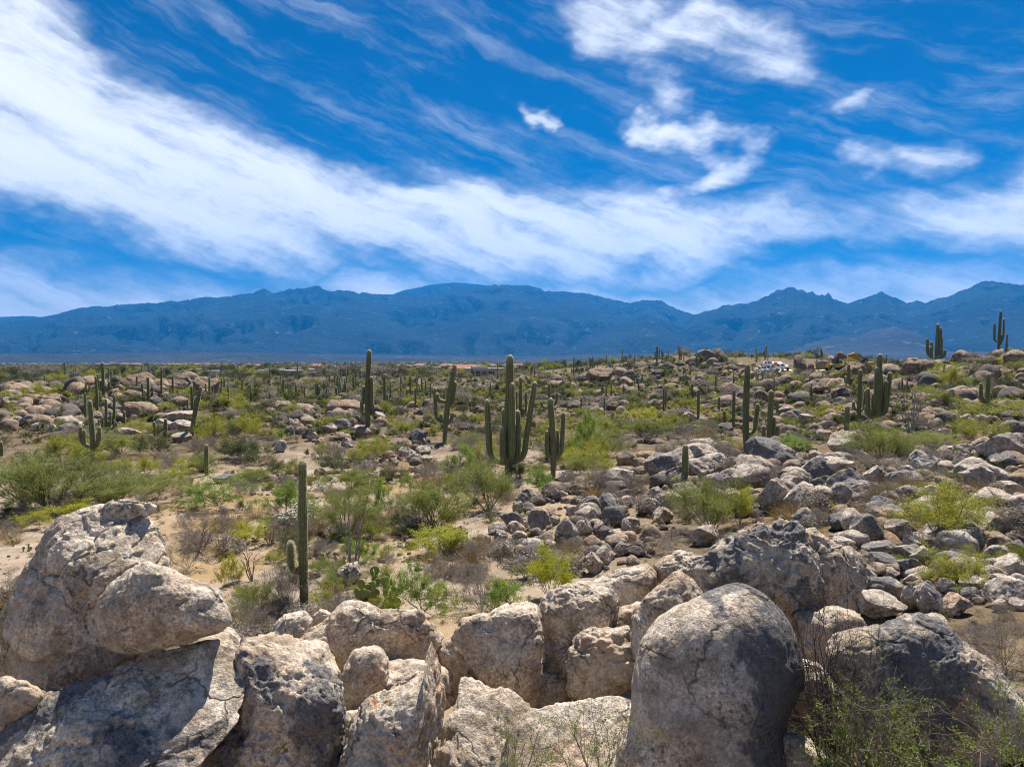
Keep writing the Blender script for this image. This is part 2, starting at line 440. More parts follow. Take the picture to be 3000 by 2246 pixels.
M_PAD = plainmat('prickly_pear_pad', (0.18, 0.215, 0.05), (0.27, 0.285, 0.08), 14, 0.6, 0.35, 0.2, 0.01)

def groundmat():
    m, t, out = mat('desert_ground')
    pos = t.new('ShaderNodeNewGeometry').outputs['Position']
    sep = t.new('ShaderNodeSeparateXYZ'); t.l.new(pos, sep.inputs[0])
    r = t.vm('LENGTH', t.xyz(sep.outputs[0], sep.outputs[1], 0.0), None, 1)
    n0 = t.noise(pos, 0.11, 5, 0.6); n1 = t.noise(pos, 0.7, 6, 0.65); n2 = t.noise(pos, 9.0, 4, 0.7); n3 = t.noise(pos, 60.0, 2, 0.7)
    c = t.mix(t.step(n1, .3, .7), (0.23, 0.17, 0.12), (0.40, 0.325, 0.255))
    c = t.mix(t.m('MULTIPLY', t.step(n0, .44, .6), .75), c, (0.31, 0.205, 0.09))            # dry grass tint
    c = t.mix(t.m('MULTIPLY', t.step(n2, .52, .68), .55), c, (0.215, 0.175, 0.14))           # gravel and litter
    gm = t.lin(n3, .25, .75, .68, 1.3); c = t.mix(1.0, c, t.xyz(gm, gm, gm), 'MULTIPLY')
    # leaf litter, dried grass and dark gravel take over from the bare sand of the wash
    lit = t.m('MAXIMUM', t.step(t.m('ADD', r, t.m('MULTIPLY', t.m('SUBTRACT', n0, .5), 60.0)), 34.0, 62.0), t.step(t.m('ADD', t.m('DIVIDE', sep.outputs[0], r), t.m('MULTIPLY', t.m('SUBTRACT', n1, .5), .5)), 0.06, 0.26))
    brown = t.mix(t.step(n1, .35, .65), (0.042, 0.03, 0.014), (0.125, 0.086, 0.045))  # litter brown, darkened further to stand in for cloud shadow
    c = t.mix(t.m('MULTIPLY', lit, t.lin(n2, .35, .65, .95, .62)), c, brown)
    # beyond the built shrubs the plain is scrub, in patches
    far = t.step(r, 150.0, 520.0)
    s1 = t.noise(pos, 0.035, 6, 0.7); s2 = t.noise(pos, 0.006, 4, 0.65)
    scrub = t.mix(t.step(s1, .38, .62), (0.17, 0.12, 0.07), (0.055, 0.066, 0.02))
    scrub = t.mix(t.m('MULTIPLY', t.step(s2, .5, .66), .5), scrub, (0.22, 0.165, 0.115))
    c = t.mix(t.m('MULTIPLY', far, 0.9), c, scrub)
    nb = bump(t, t.m('ADD', n2, t.m('MULTIPLY', n3, .35)), 0.6, 0.06)
    b = principled(t, c, 0.95, 0.12, nb); t.l.new(b.outputs[0], out.inputs[0]); return m
M_GROUND = groundmat()
M_TRACK = plainmat('bare_dirt', (0.46, 0.37, 0.29), (0.58, 0.48, 0.39), 0.8, 0.95, 0.1, 0.4, 0.05)

def mountmat(name, veg, rockc, k):
    m, t, out = mat(name)
    pos = t.new('ShaderNodeNewGeometry').outputs['Position']
    n = t.noise(pos, 0.0011, 6, 0.62); n2 = t.noise(pos, 0.006, 6, 0.68); n3 = t.noise(pos, 0.02, 4, 0.7)
    c = t.mix(t.step(n, .35, .65), veg, tuple(min(1, v * 1.8) for v in veg))
    rk = t.m('MULTIPLY', t.step(n2, .56, .64), t.step(n3, .50, .6))
    c = t.mix(t.m('MULTIPLY', rk, k), c, rockc)
    b = principled(t, c, 0.95, 0.05, bump(t, t.m('ADD', n2, t.m('MULTIPLY', n3, .4)), 1.0, 90.0)); t.l.new(b.outputs[0], out.inputs[0]); return m
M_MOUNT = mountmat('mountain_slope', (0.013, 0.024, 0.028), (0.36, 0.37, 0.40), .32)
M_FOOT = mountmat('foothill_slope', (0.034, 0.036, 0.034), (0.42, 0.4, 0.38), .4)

# ------------------------------------------------------------------ terrain
RR = [1, 4, 7, 10, 13, 17, 22, 30, 40, 55, 75, 100, 130, 170, 220, 280, 360, 500, 800, 1500, 3000, 6000, 14000]
CC = [-1800, -600, 0, 400, 800, 1200, 1500, 1800, 2100, 2400, 2700, 3000, 3700, 5000]
TT = [
 [-5.6]*14,
 [-5.6]*14,
 [-5.2,-5.2,-5.2,-5.2,-5.6,-5.8,-5.6,-5.2,-5.1,-5.1,-4.9,-4.6,-4.4,-4.4],
 [-5.8,-5.8,-5.7,-5.9,-6.2,-6.2,-5.9,-5.4,-5.1,-5.1,-4.9,-4.7,-4.4,-4.4],
 [-6.4,-6.4,-6.4,-6.4,-6.5,-6.4,-6.2,-5.8,-5.4,-5.2,-5.0,-4.8,-4.5,-4.4],
 [-6.8,-6.8,-6.8,-6.8,-6.7,-6.6,-6.4,-6.1,-5.7,-5.3,-5.1,-4.9,-4.6,-4.5],
 [-7.0,-7.0,-7.0,-7.0,-6.9,-6.9,-6.7,-6.2,-5.8,-5.4,-5.1,-4.9,-4.6,-4.5],
 [-7.1,-7.1,-7.1,-7.1,-7.0,-7.0,-6.9,-6.5,-6.0,-5.5,-5.1,-4.8,-4.5,-4.3],
 [-7.2,-7.2,-7.2,-7.2,-7.1,-7.1,-7.1,-6.9,-6.3,-5.8,-5.3,-4.7,-4.2,-4.0],
 [-7.2,-7.2,-7.2,-7.2,-7.1,-7.1,-7.2,-7.3,-7.0,-6.3,-5.5,-4.6,-3.6,-3.2],
 [-7.0,-7.0,-7.0,-7.0,-7.0,-7.1,-7.5,-7.8,-7.3,-6.5,-5.2,-3.8,-2.2,-1.6],
 [-6.6,-6.6,-6.8,-6.6,-7.5,-7.6,-8.0,-8.3,-7.6,-6.2,-4.0,-1.5,0.0,0.5],
 [-5.6,-5.6,-5.6,-5.4,-8.0,-8.2,-8.5,-8.5,-7.2,-5.5,-2.6,1.0,2.2,2.5],
 [-8.2,-8.2,-8.2,-8.2,-8.8,-9.0,-9.0,-7.8,-6.0,-4.8,-4.0,-1.0,0.5,1.0],
 [-9.6,-9.6,-9.6,-9.6,-9.6,-9.8,-9.5,-6.2,-4.6,-4.6,-5.0,-4.0,-3,-3],
 [-10.4,-10.4,-10.4,-10.4,-10.4,-10.4,-8.2,-1.4,2.0,1.2,-3.5,-6.0,-6,-6],
 [-11,-11,-11,-11,-11,-11,-10.5,-6,-3,-4,-8,-10,-10,-10],
 [-12,-12,-12,-12,-12,-12,-12,-11,-10,-10,-11,-12,-12,-12],
 [-14.5]*14,
 [-20]*14,
 [-32]*14,
 [-50]*14,
 [-60]*14,
]
def make_terrain_table():
    nr, na = 420, 360
    lr = np.linspace(math.log(1.0), math.log(14000), nr); az = np.linspace(-math.radians(72), math.radians(72), na)
    px = 1500 + F * np.tan(az); T = np.array(TT, float); rows = np.log(np.array(RR, float))
    A = np.array([np.interp(px, CC, T[i]) for i in range(len(RR))])
    G = np.array([np.interp(lr, rows, A[:, j]) for j in range(na)]).T
    def blur(G, s, ax):
        k = np.exp(-0.5 * (np.arange(-3 * s, 3 * s + 1) / s) ** 2); k /= k.sum()
        pad = [(0, 0), (0, 0)]; pad[ax] = (3 * s, 3 * s); P_ = np.pad(G, pad, mode='edge')
        return np.apply_along_axis(lambda v: np.convolve(v, k, 'valid'), ax, P_)
    return lr, az, blur(blur(G, 5, 0), 10, 1)
T_LR, T_AZ, T_G = make_terrain_table()
MOUNDS = []      # (x, y, radius, height) filled in below

def ground_z(x, y):
    x = np.atleast_1d(np.asarray(x, float)); y = np.atleast_1d(np.asarray(y, float))
    r = np.maximum(np.hypot(x, y), 1.0); a = np.clip(np.arctan2(x, y), T_AZ[0], T_AZ[-1])
    fi = np.clip((np.log(r) - T_LR[0]) / (T_LR[1] - T_LR[0]), 0, len(T_LR) - 1.001); fj = (a - T_AZ[0]) / (T_AZ[1] - T_AZ[0]); fj = np.clip(fj, 0, len(T_AZ) - 1.001)
    i = fi.astype(int); j = fj.astype(int); u = fi - i; v = fj - j
    z = T_G[i, j] * (1 - u) * (1 - v) + T_G[i + 1, j] * u * (1 - v) + T_G[i, j + 1] * (1 - u) * v + T_G[i + 1, j + 1] * u * v
    p = np.stack([x, y, np.zeros_like(x)], 1)
    z = z + 0.22 * perlin(p * 0.23, 5) + 0.10 * perlin(p * 0.8, 6) + 0.035 * perlin(p * 2.6, 7)
    z = z + np.clip(r / 300, 0, 3) * 0.7 * perlin(p * 0.03, 8)
    for (mx, my, mr, mh) in MOUNDS:
        z = z + mh * np.exp(-((x - mx) ** 2 + (y - my) ** 2) / (mr * mr))
    return z + CAMZ

def gz(x, y): return float(grid_z(x, y)[0])

TS = np.concatenate([np.linspace(3, 60, 320), np.geomspace(60.3, 9000, 520)])
Z_GRID = None
def grid_z(x, y):
    """height of the ground sheet itself, read from its grid"""
    if Z_GRID is None: return ground_z(x, y)
    az, lr, G = Z_GRID; x = np.atleast_1d(np.asarray(x, float)); y = np.atleast_1d(np.asarray(y, float))
    fj = np.clip((np.arctan2(x, y) - az[0]) / (az[1] - az[0]), 0, len(az) - 1.001); l = np.log(np.hypot(x, y))
    i = np.clip(np.searchsorted(lr, l) - 1, 0, len(lr) - 2); u = np.clip((l - lr[i]) / (lr[i + 1] - lr[i]), 0, 1); j = fj.astype(int); v = fj - j
    return G[i, j] * (1 - u) * (1 - v) + G[i + 1, j] * u * (1 - v) + G[i, j + 1] * (1 - u) * v + G[i + 1, j + 1] * u * v

def hit(px, py):
    """where the view ray through a photograph pixel meets the ground: (point, depth) or None"""
    d = ray(px, py); pts = np.array([0, 0, CAMZ]) + TS[:, None] * d
    g = pts[:, 2] - grid_z(pts[:, 0], pts[:, 1])
    k = np.nonzero(g < 0)[0]
    if len(k) == 0 or k[0] == 0: return None
    k = k[0]; t0, t1 = TS[k - 1], TS[k]; f = g[k - 1] / (g[k - 1] - g[k]); t = t0 + (t1 - t0) * f
    p = np.array([0, 0, CAMZ]) + t * d; p[2] = gz(p[0], p[1])
    return p, t

for (px, py, rp, hh) in [(1700, 1560, 150, .55), (1950, 1400, 170, .5), (2250, 1390, 200, .4), (2600, 1480, 160, .4), (1040, 1225, 130, .9), (1170, 1300, 70, .5), (2850, 1400, 170, .5), (2520, 1690, 110, .4),
                         (2050, 1230, 90, .8), (1760, 1110, 70, 1.6), (380, 1160, 200, 1.0), (2350, 1150, 150, .8), (440, 1122, 60, 1.8), (540, 1120, 45, 1.5), (210, 1118, 60, 1.5), (60, 1130, 60, 1.4), (300, 1150, 50, 1.0), (130, 1190, 50, .9),
                         (2640, 1105, 45, 1.3), (2890, 1050, 60, 1.2), (2400, 1130, 45, 1.2), (2250, 1180, 40, 1.0), (2760, 1190, 60, .9), (1990, 1052, 30, 2.4), (2090, 1044, 26, 2.2), (1850, 1072, 26, 2.0), (2190, 1044, 22, 1.6), (2350, 1046, 26, 1.8), (2430, 1050, 20, 2.4), (2130, 1150, 40, 1.0), (1700, 1160, 40, 1.2)]:
    h_ = hit(px, py)
    if h_: MOUNDS.append((h_[0][0], h_[0][1], rp * h_[1] / F, hh))

def build_ground():
    na_f, na_b = 400, 90
    az = np.concatenate([np.linspace(-0.95, 0.95, na_f), np.linspace(0.95, 2 * math.pi - 0.95, na_b + 2)[1:-1]])
    r = np.concatenate([[0.6], np.geomspace(1.5, 60, 190), np.geomspace(61, 14000, 180)])
    A, Rg = np.meshgrid(az, r); x = (Rg * np.sin(A)).ravel(); y = (Rg * np.cos(A)).ravel()
    z = ground_z(x, y); n = len(az); nr = len(r)
    global Z_GRID; Z_GRID = (az[:na_f], np.log(r), z.reshape(nr, n)[:, :na_f].copy())
    i, j = np.meshgrid(np.arange(nr - 1), np.arange(n), indexing='ij'); j2 = (j + 1) % n
    q = np.stack([i * n + j, i * n + j2, (i + 1) * n + j2, (i + 1) * n + j], -1).reshape(-1, 4)
    V = np.stack([x, y, z], 1)
    V = np.concatenate([V, [[0, 0, V[:n, 2].mean()]]]); c = len(V) - 1
    jj = np.arange(n); tri = np.stack([(jj + 1) % n, jj, np.full(n, c)], 1)
    o = ob('ground', mk('ground', V, [q[:, ::-1], tri], [M_GROUND])); tag(o, kind='structure')
build_ground()

def strip(name, pts, m, lift=0.05, n=60):
    """a track draped on the ground; pts: (px, py, half width in m)"""
    W = []
    for (px, py, w) in pts:
        h_ = hit(px, py)
        if h_ is not None: W.append((h_[0][0], h_[0][1], w))
    W = np.array(W); s = np.linspace(0, len(W) - 1, n * 2); k = np.arange(len(W))
    X = np.stack([np.interp(s, k, W[:, c]) for c in range(3)], 1)
    for _ in range(12): X[1:-1] = .25 * X[:-2] + .5 * X[1:-1] + .25 * X[2:]
    T_ = np.gradient(X[:, :2], axis=0); T_ /= np.linalg.norm(T_, axis=1)[:, None]; N_ = np.stack([-T_[:, 1], T_[:, 0]], 1)
    cols = np.linspace(-1, 1, 7); V = []
    for c in cols:
        wob = 1 + .12 * perlin(np.stack([X[:, 0] * .3, X[:, 1] * .3, np.full(len(X), c * 3)], 1), 3)
        p = X[:, :2] + N_ * (c * X[:, 2] * wob)[:, None]; V.append(np.stack([p[:, 0], p[:, 1], ground_z(p[:, 0], p[:, 1]) + lift * (1.0 - 0.6 * c * c)], 1))
    V = np.stack(V, 1).reshape(-1, 3); m_ = len(cols)
    i, j = np.meshgrid(np.arange(len(X) - 1), np.arange(m_ - 1), indexing='ij'); a = i * m_ + j
    q = np.stack([a, a + 1, a + m_ + 1, a + m_], -1).reshape(-1, 4)
    return tag(ob(name, mk(name, V, q, [m])), kind='structure')
strip('dirt_road', [(2140, 1126, 1.8), (2170, 1117, 2.0), (2200, 1109, 2.2), (2222, 1100, 2.8), (2240, 1090, 4.0), (2258, 1080, 4.5), (2272, 1070, 4), (2262, 1060, 2.5)], M_TRACK, 0.12)
strip('dirt_road', [(2262, 1076, 2.5), (2290, 1084, 3), (2320, 1086, 2.5), (2370, 1085, 2), (2440, 1084, 2.5), (2530, 1080, 2.5)], M_TRACK, 0.16)
strip('sandy_path', [(800, 1172, 2.2), (775, 1163, 2.2), (752, 1150, 2.4), (735, 1141, 2.6), (728, 1133, 2.8)], M_TRACK, 0.12)

# ------------------------------------------------------------------ mountains
def mountain(name, pts, r1, r0, rb, m, seed, rough=1.0, foot=-58, power=1.35, res=(640, 90), jag=1.0):
    """ridge line pts in the 2212-wide view; the ridge stands at r1 metres, the foot at r0, the back at rb"""
    P_ = np.array(pts, float) * 3000 / 2212
    az = []; tz = []
    for (px, py) in P_:
        d = ray(px, py); hlen = math.hypot(d[0], d[1]); az.append(math.atan2(d[0], d[1])); tz.append(d[2] / hlen)
    az = np.array(az); tz = np.array(tz); o_ = np.argsort(az); az, tz = az[o_], tz[o_]
    A = np.linspace(az[0], az[-1], res[0]); ridge = np.interp(A, az, tz) * r1
    ridge = ridge + jag * r1 * 0.0011 * fbm(np.stack([A * 90, A * 0, A * 0 + seed], 1), seed, 5, .6)
    s = np.concatenate([np.linspace(0, 1, res[1]), 1 + np.linspace(0, 1, 22)[1:]])
    S, AA = np.meshgrid(s, A, indexing='ij'); H = np.tile(ridge, (len(s), 1))
    R_ = np.where(S <= 1, r0 + (r1 - r0) * S, r1 + (rb - r1) * (S - 1))
    prof = np.where(S <= 1, S ** power, np.clip(1 - (S - 1) * 1.1, 0, 1))
    x = R_ * np.sin(AA); y = R_ * np.cos(AA); p = np.stack([x.ravel(), y.ravel(), np.zeros(x.size)], 1)
    rel = H - foot
    n1 = fbm(p / 2600.0 + seed, seed, 6, .52, True).reshape(x.shape); n2 = fbm(p / 520.0, seed + 9, 4, .5, True).reshape(x.shape)
    lat = np.stack([(AA * r1 / 620.0).ravel(), (R_ / 2300.0).ravel(), np.full(x.size, seed * 1.7)], 1); n3 = fbm(lat + .35 * n1.reshape(-1, 1), seed + 23, 4, .5, True).reshape(x.shape)
    win = np.where(S <= 1, np.sin(np.clip(S, 0, 1) * math.pi) ** 0.8, 0)
    z = foot + rel * prof + win * rel * rough * (0.26 * (n1 - 0.85) + 0.10 * (n2 - .7) + 0.30 * (n3 - .75))
    lim = foot + (H - foot) * np.clip(S * 1.06, 0, 1) + 10
    z = np.where(S < 0.985, np.minimum(z, lim), z); z = z + CAMZ
    z = np.where(S <= 0.001, foot - 25 + CAMZ, z)
    n = res[0]; i, j = np.meshgrid(np.arange(len(s) - 1), np.arange(n - 1), indexing='ij'); a = i * n + j
    q = np.stack([a, a + 1, a + n + 1, a + n], -1).reshape(-1, 4)
    return tag(ob(name, mk(name, np.stack([x.ravel(), y.ravel(), z.ravel()], 1), q, [m], True)), kind='structure')

mountain('mountains', [(-500, 700), (-200, 702), (0, 698), (60, 692), (120, 682), (180, 668), (300, 660), (380, 653), (450, 645), (470, 648), (545, 637), (570, 628), (590, 632), (640, 625), (690, 621), (710, 628), (760, 634), (840, 636), (900, 638), (960, 632), (1000, 625), (1080, 619), (1130, 618), (1180, 632), (1260, 636), (1300, 645), (1360, 655), (1390, 648), (1420, 650), (1450, 662), (1500, 683), (1540, 700), (1620, 730), (1720, 765), (1800, 790)],
         10500, 5600, 13500, M_MOUNT, 3)
mountain('mountains', [(760, 680), (820, 645), (870, 628), (930, 615), (980, 610), (1010, 612), (1060, 617), (1120, 624), (1200, 640), (1260, 670)], 12400, 10000, 13800, M_MOUNT, 8, .5, 300, 1.0, (300, 40), .5)
mountain('mountains', [(-500, 690), (-200, 688), (0, 685), (60, 682), (110, 687), (180, 700), (260, 720)], 13200, 11000, 13900, M_MOUNT, 12, .5, 100, 1.0, (200, 40), .6)
mountain('mountains', [(1380, 765), (1440, 722), (1500, 682), (1560, 665), (1620, 655), (1660, 640), (1680, 630), (1692, 627), (1700, 621), (1715, 619), (1722, 626), (1735, 627), (1742, 632), (1755, 629), (1762, 636), (1775, 635), (1782, 639), (1790, 633), (1800, 645), (1830, 655), (1850, 652), (1880, 638), (1892, 636), (1905, 629), (1915, 636), (1925, 640), (1945, 650), (1960, 655), (1980, 650), (2000, 655), (2030, 645), (2070, 632), (2100, 620), (2120, 612), (2150, 613), (2212, 622), (2350, 640), (2600, 660), (2900, 690)],
         9200, 5300, 12500, M_MOUNT, 21, 1.1, -55, 1.3, (640, 90), 1.5)
mountain('foothills', [(1600, 775), (1680, 755), (1750, 737), (1800, 726), (1850, 729), (1880, 714), (1930, 706), (1990, 722), (2050, 750), (2120, 765), (2300, 775)], 6400, 4700, 7400, M_FOOT, 31, .9, -48, 1.2, (300, 50), .8)
mountain('foothills', [(-500, 767), (-100, 765), (200, 763), (420, 761), (700, 764), (900, 767), (1150, 768), (1400, 764), (1700, 761), (2100, 759), (2700, 757)], 5100, 3900, 5500, M_FOOT, 41, .6, -44, 1.0, (420, 30), .35)
mountain('foothills', [(1150, 772), (1210, 752), (1260, 728), (1320, 706), (1380, 692), (1430, 700), (1480, 722), (1540, 745), (1620, 768)], 7600, 5200, 9000, M_MOUNT, 37, 1.0, -50, 1.2, (280, 56), .9)

# ------------------------------------------------------------------ haze: one closed box of thin blue air
def build_haze():
    m, t, out = mat('haze_air')
    v = t.new('ShaderNodeVolumePrincipled'); v.inputs['Color'].default_value = (0.015, 0.33, 0.98, 1); v.inputs['Density'].default_value = 6.6e-5
    v.inputs['Anisotropy'].default_value = 0.2
    t.l.new(v.outputs[0], out.inputs['Volume'])
    b = MB(); b.box((0, 0, 800), (30000, 30000, 1800))
    tag(ob('haze', b.mesh('haze', m)), 'thin blue haze in the air before the mountains', 'haze', kind='stuff')
build_haze()

# ------------------------------------------------------------------ great boulders of the near outcrop
ICO = {}
def ico(n):
    if n not in ICO:
        bm = bmesh.new(); bmesh.ops.create_icosphere(bm, subdivisions=n, radius=1.0)
        V = np.array([v.co[:] for v in bm.verts]); Fc = np.array([[v.index for v in f.verts] for f in bm.faces]); bm.free(); ICO[n] = (V, Fc)
    return ICO[n]

def regs(k):
    return {1: (0, 1350, 1.848), 2: (800, 1350, 1.848), 3: (1700, 1350, 1.7016)}[k]

def hero(label, reg, poly, depth, thick=0.85, p=2.4, sub=6, var=0.3, warm=0.4, seed=1, rough=1.0, ledge=0.6, crack=0.5, pits=0.0, cuts=(), name='boulder', shear=0.25, tf=1.0, side=0.0):
    x0, y0, k = regs(reg); P_ = np.array([(x0 + a / k, y0 + b / k) for a, b in poly], float)
    x, y = P_[:, 0], P_[:, 1]; xn, yn = np.roll(x, -1), np.roll(y, -1); cr = x * yn - xn * y; A = cr.sum() / 2
    c = np.array([((x + xn) * cr).sum(), ((y + yn) * cr).sum()]) / (6 * A)
    th = np.linspace(-math.pi, math.pi, 721)[:-1]; rad = np.zeros(len(th)); D = np.stack([np.cos(th), np.sin(th)], 1)
    for i in range(len(P_)):
        a, b = P_[i] - c, P_[(i + 1) % len(P_)] - c; e = b - a
        den = D[:, 0] * e[1] - D[:, 1] * e[0]; den = np.where(np.abs(den) < 1e-9, 1e-9, den)
        s_ = (a[0] * e[1] - a[1] * e[0]) / den; q = (a[0] * D[:, 1] - a[1] * D[:, 0]) / den
        rad = np.where((s_ > 0) & (q >= -1e-6) & (q <= 1 + 1e-6), np.maximum(rad, s_), rad)
    kk = np.exp(-0.5 * (np.arange(-14, 15) / 5.0) ** 2); kk /= kk.sum()
    rad = np.convolve(np.concatenate([rad[-14:], rad, rad[:14]]), kk, 'valid')
    V, Fc = ico(sub); rho = np.hypot(V[:, 0], V[:, 1]); an = np.arctan2(V[:, 1], V[:, 0])
    kf = (rho ** p + np.abs(V[:, 2]) ** p) ** (-1 / p)
    R_ = np.interp(an, th, rad, period=2 * math.pi)
    dx = R_ * rho * kf * np.cos(an); dy = R_ * rho * kf * np.sin(an)
    rm = math.sqrt(abs(A) / math.pi); T_ = thick * rm * depth / F
    cd, sd = math.cos(PITCH), math.sin(PITCH)
    u = (c[0] + dx - 1500) / F; v = -(c[1] + dy - 1123) / F
    pts = np.array([0, 0, CAMZ]) + depth * np.stack([u, cd + v * sd, -sd + v * cd], 1)
    w = ray(*c); w /= np.linalg.norm(w)
    off = V[:, 2] * kf * T_; off = np.where(off < 0, off * tf, off); pts = pts + off[:, None] * w
    pts[:, 2] -= shear * np.maximum(0, -off)          # the near side slopes out and down
    ctr = np.array([0, 0, CAMZ]) + depth * ray(*c); L = rm * depth / F; q = pts - ctr
    for (nx, ny, nz, dd) in cuts:
        n_ = np.array([nx, ny, nz], float); n_ /= np.linalg.norm(n_); s_ = q @ n_ - dd * L
        q = q - n_ * (np.log1p(np.exp(np.clip(s_ / (0.05 * L), -30, 30))) * 0.05 * L * 0.92)[:, None]
    nd = q / (np.linalg.norm(q, axis=1)[:, None] + 1e-9)
    d = 0.10 * L * fbm(q / L * 1.1 + seed * 7.1, seed, 3) * rough
    d += 0.040 * fbm(q * 2.2 + seed, seed + 3, 4, .5) * rough
    d += 0.020 * fbm(q * 9.0, seed + 5, 3, .6) * rough
    lay = fbm(q * 1.25 + seed * 3.3, seed + 11, 4, .5)                       # peeled sheets with sharp rims
    d += ledge * 0.045 * (sstep(0.02, 0.055, lay) + 0.7 * sstep(0.30, 0.33, lay) - 0.8 * sstep(-0.25, -0.29, lay))
    if crack:
        f1, f2 = worley(q * 0.95 / max(L, .6) + 0.35 * np.stack([fbm(q * 1.7 + 5 * i, seed + i, 2) for i in range(3)], 1) + seed, seed)
        d -= crack * 0.06 * (1 - sstep(0.0, 0.045, f2 - f1))
    if pits:
        f1, f2 = worley(q * 3.1 + .25 * np.stack([fbm(q * 3 + 9 * i, seed + i, 2) for i in range(3)], 1), seed + 40)
        d -= pits * 0.16 * sstep(0.62, 0.05, f1) * sstep(-.15, .25, fbm(q * 1.3, seed + 50, 2))
        d += pits * 0.03 * fbm(q * 7, seed + 60, 3)
    q = q + nd * d[:, None]
    o = ob(name, mk(name, q, Fc, [M_HERO]), loc=ctr)
    o.color = (var, warm, side, 1)
    tag(o, label, 'boulder', 'boulders of the near outcrop')
    return o

hero('tall leaning boulder with cracked pale slabs on its crown, beside the sandy clearing', 1,
     [(10, 860), (60, 740), (110, 620), (170, 520), (250, 405), (330, 335), (430, 295), (520, 262), (640, 232), (735, 226), (800, 300), (855, 370), (890, 430), (892, 560), (860, 700), (760, 830), (560, 950), (380, 960), (160, 985), (50, 985), (5, 930)], 8.9, .8, 2.5, 7, .38, .18, 4, .8, .9, .9, cuts=[(.1, -.6, .8, .66)], shear=.45, tf=1.1)
hero('round pale boulder resting on the grey slab below the cracked leaning boulder', 1,
     [(535, 780), (600, 680), (700, 590), (800, 558), (900, 578), (1060, 640), (1180, 700), (1235, 800), (1250, 880), (1200, 925), (1050, 960), (900, 985), (760, 1020), (620, 1028), (545, 985)], 8.0, .85, 2.3, 6, .3, .3, 9, .8, .35, .2, shear=.15)
hero('shadowed brown rock wedged under the cracked leaning boulder', 1,
     [(20, 960), (160, 900), (380, 820), (560, 800), (760, 900), (800, 1000), (720, 1080), (600, 1160), (400, 1220), (250, 1260), (80, 1200), (15, 1100)], 8.75, .8, 2.6, 6, .1, .5, 14, 1.1, .8, .6)
hero('long grey slab boulder lying under the round pale boulder at the frame corner', 1,
     [(-160, 1450), (40, 1330), (250, 1238), (420, 1185), (600, 1120), (780, 1030), (920, 962), (1150, 912), (1300, 900), (1285, 1000), (1225, 1180), (1160, 1300), (1095, 1420), (1060, 1600), (1020, 1950), (-200, 1950)], 7.7, .6, 2.6, 7, .6, .15, 22, .9, .7, .4, cuts=[(.1, -.6, .8, .5)], shear=.7, tf=1.6)
hero('boulder seamed brown along the bottom edge of the grey slab', 1,
     [(-150, 1300), (30, 1150), (130, 1180), (240, 1250), (200, 1330), (60, 1420), (-150, 1560)], 7.6, .7, 2.4, 5, .2, .5, 27)
hero('broad boulder with an orange top and pitted grey front, between slab and pointed rock', 1,
     [(1300, 955), (1420, 962), (1560, 990), (1700, 1030), (1790, 1085), (1845, 1180), (1862, 1350), (1860, 1500), (1840, 1700), (1750, 1900), (1120, 1900), (1100, 1700), (1105, 1520), (1165, 1400), (1245, 1270), (1250, 1150), (1280, 1040)], 8.2, .72, 2.5, 7, .72, .6, 31, 1.2, .9, .3, .45, shear=.45, tf=1.2)
hero('wide tan boulder with a shaded hollow under its near end, behind the squat leaning stone', 2,
     [(130, 1000), (200, 915), (300, 838), (430, 780), (560, 772), (640, 800), (790, 795), (860, 860), (945, 950), (930, 1060), (850, 1180), (620, 1230), (420, 1250), (330, 1190), (270, 1080)], 10.7, .75, 2.5, 6, .2, .45, 37, 1.1, .8, .3, cuts=[(.15, -.9, .1, .62)], shear=.1)
hero('squat tan stone leaning upright in the gap beside the broad pitted boulder', 2,
     [(435, 1020), (480, 1000), (540, 996), (595, 1010), (628, 1085), (605, 1200), (530, 1310), (410, 1380), (360, 1400), (355, 1290), (385, 1150)], 9.2, .9, 2.5, 5, .05, .6, 41, .9, .4, .2)
hero('twisted pointed boulder with yellow lichen rising at the bottom centre', 2,
     [(975, 958), (1020, 985), (1030, 1080), (1012, 1200), (965, 1300), (895, 1430), (855, 1560), (830, 1900), (330, 1900), (350, 1600), (385, 1480), (445, 1370), (530, 1270), (660, 1235), (780, 1195), (865, 1120), (905, 1020)], 7.9, .62, 2.3, 7, .3, .7, 47, 1.1, .7, .3, .2, cuts=[(.9, -.2, .1, .62)], shear=.6, tf=1.5)
hero('small flat stone caught behind the twisted pointed boulder', 2,
     [(640, 1240), (690, 1190), (740, 1155), (850, 1145), (860, 1180), (800, 1240), (680, 1290)], 8.9, .9, 2.6, 5, .05, .3, 51, .8)
hero('pale sloping slab with a ragged upper edge beside the pointed boulder', 2,
     [(1020, 1090), (1075, 1098), (1140, 1140), (1200, 1190), (1300, 1260), (1395, 1325), (1480, 1400), (1420, 1540), (1290, 1640), (1250, 1900), (830, 1900), (860, 1600), (940, 1400), (1000, 1220)], 8.6, .55, 2.4, 6, .12, .45, 57, 1.0, .8, .4, cuts=[(.1, -.62, .8, .42)], shear=.9, tf=1.8)
hero('smooth pale slab spreading flat in front of the wedge block', 2,
     [(1280, 1480), (1390, 1325), (1500, 1285), (1640, 1255), (1848, 1240), (1960, 1250), (1980, 1500), (1960, 1900), (1220, 1900), (1240, 1600)], 8.1, .5, 2.6, 6, .18, .4, 61, .6, .4, .2, cuts=[(0, -.6, .8, .42)], shear=.9, tf=2.0)
hero('big wedge block with a smooth tan face standing on edge', 2,
     [(968, 955), (1035, 855), (1100, 830), (1250, 788), (1330, 765), (1400, 752), (1448, 775), (1458, 900), (1445, 1100), (1445, 1290), (1400, 1340), (1280, 1280), (1130, 1190), (1065, 1110), (1010, 1010)], 9.9, .72, 3.0, 6, .2, .45, 67, .9, .6, .3, cuts=[(-.25, -1, .25, .55)])
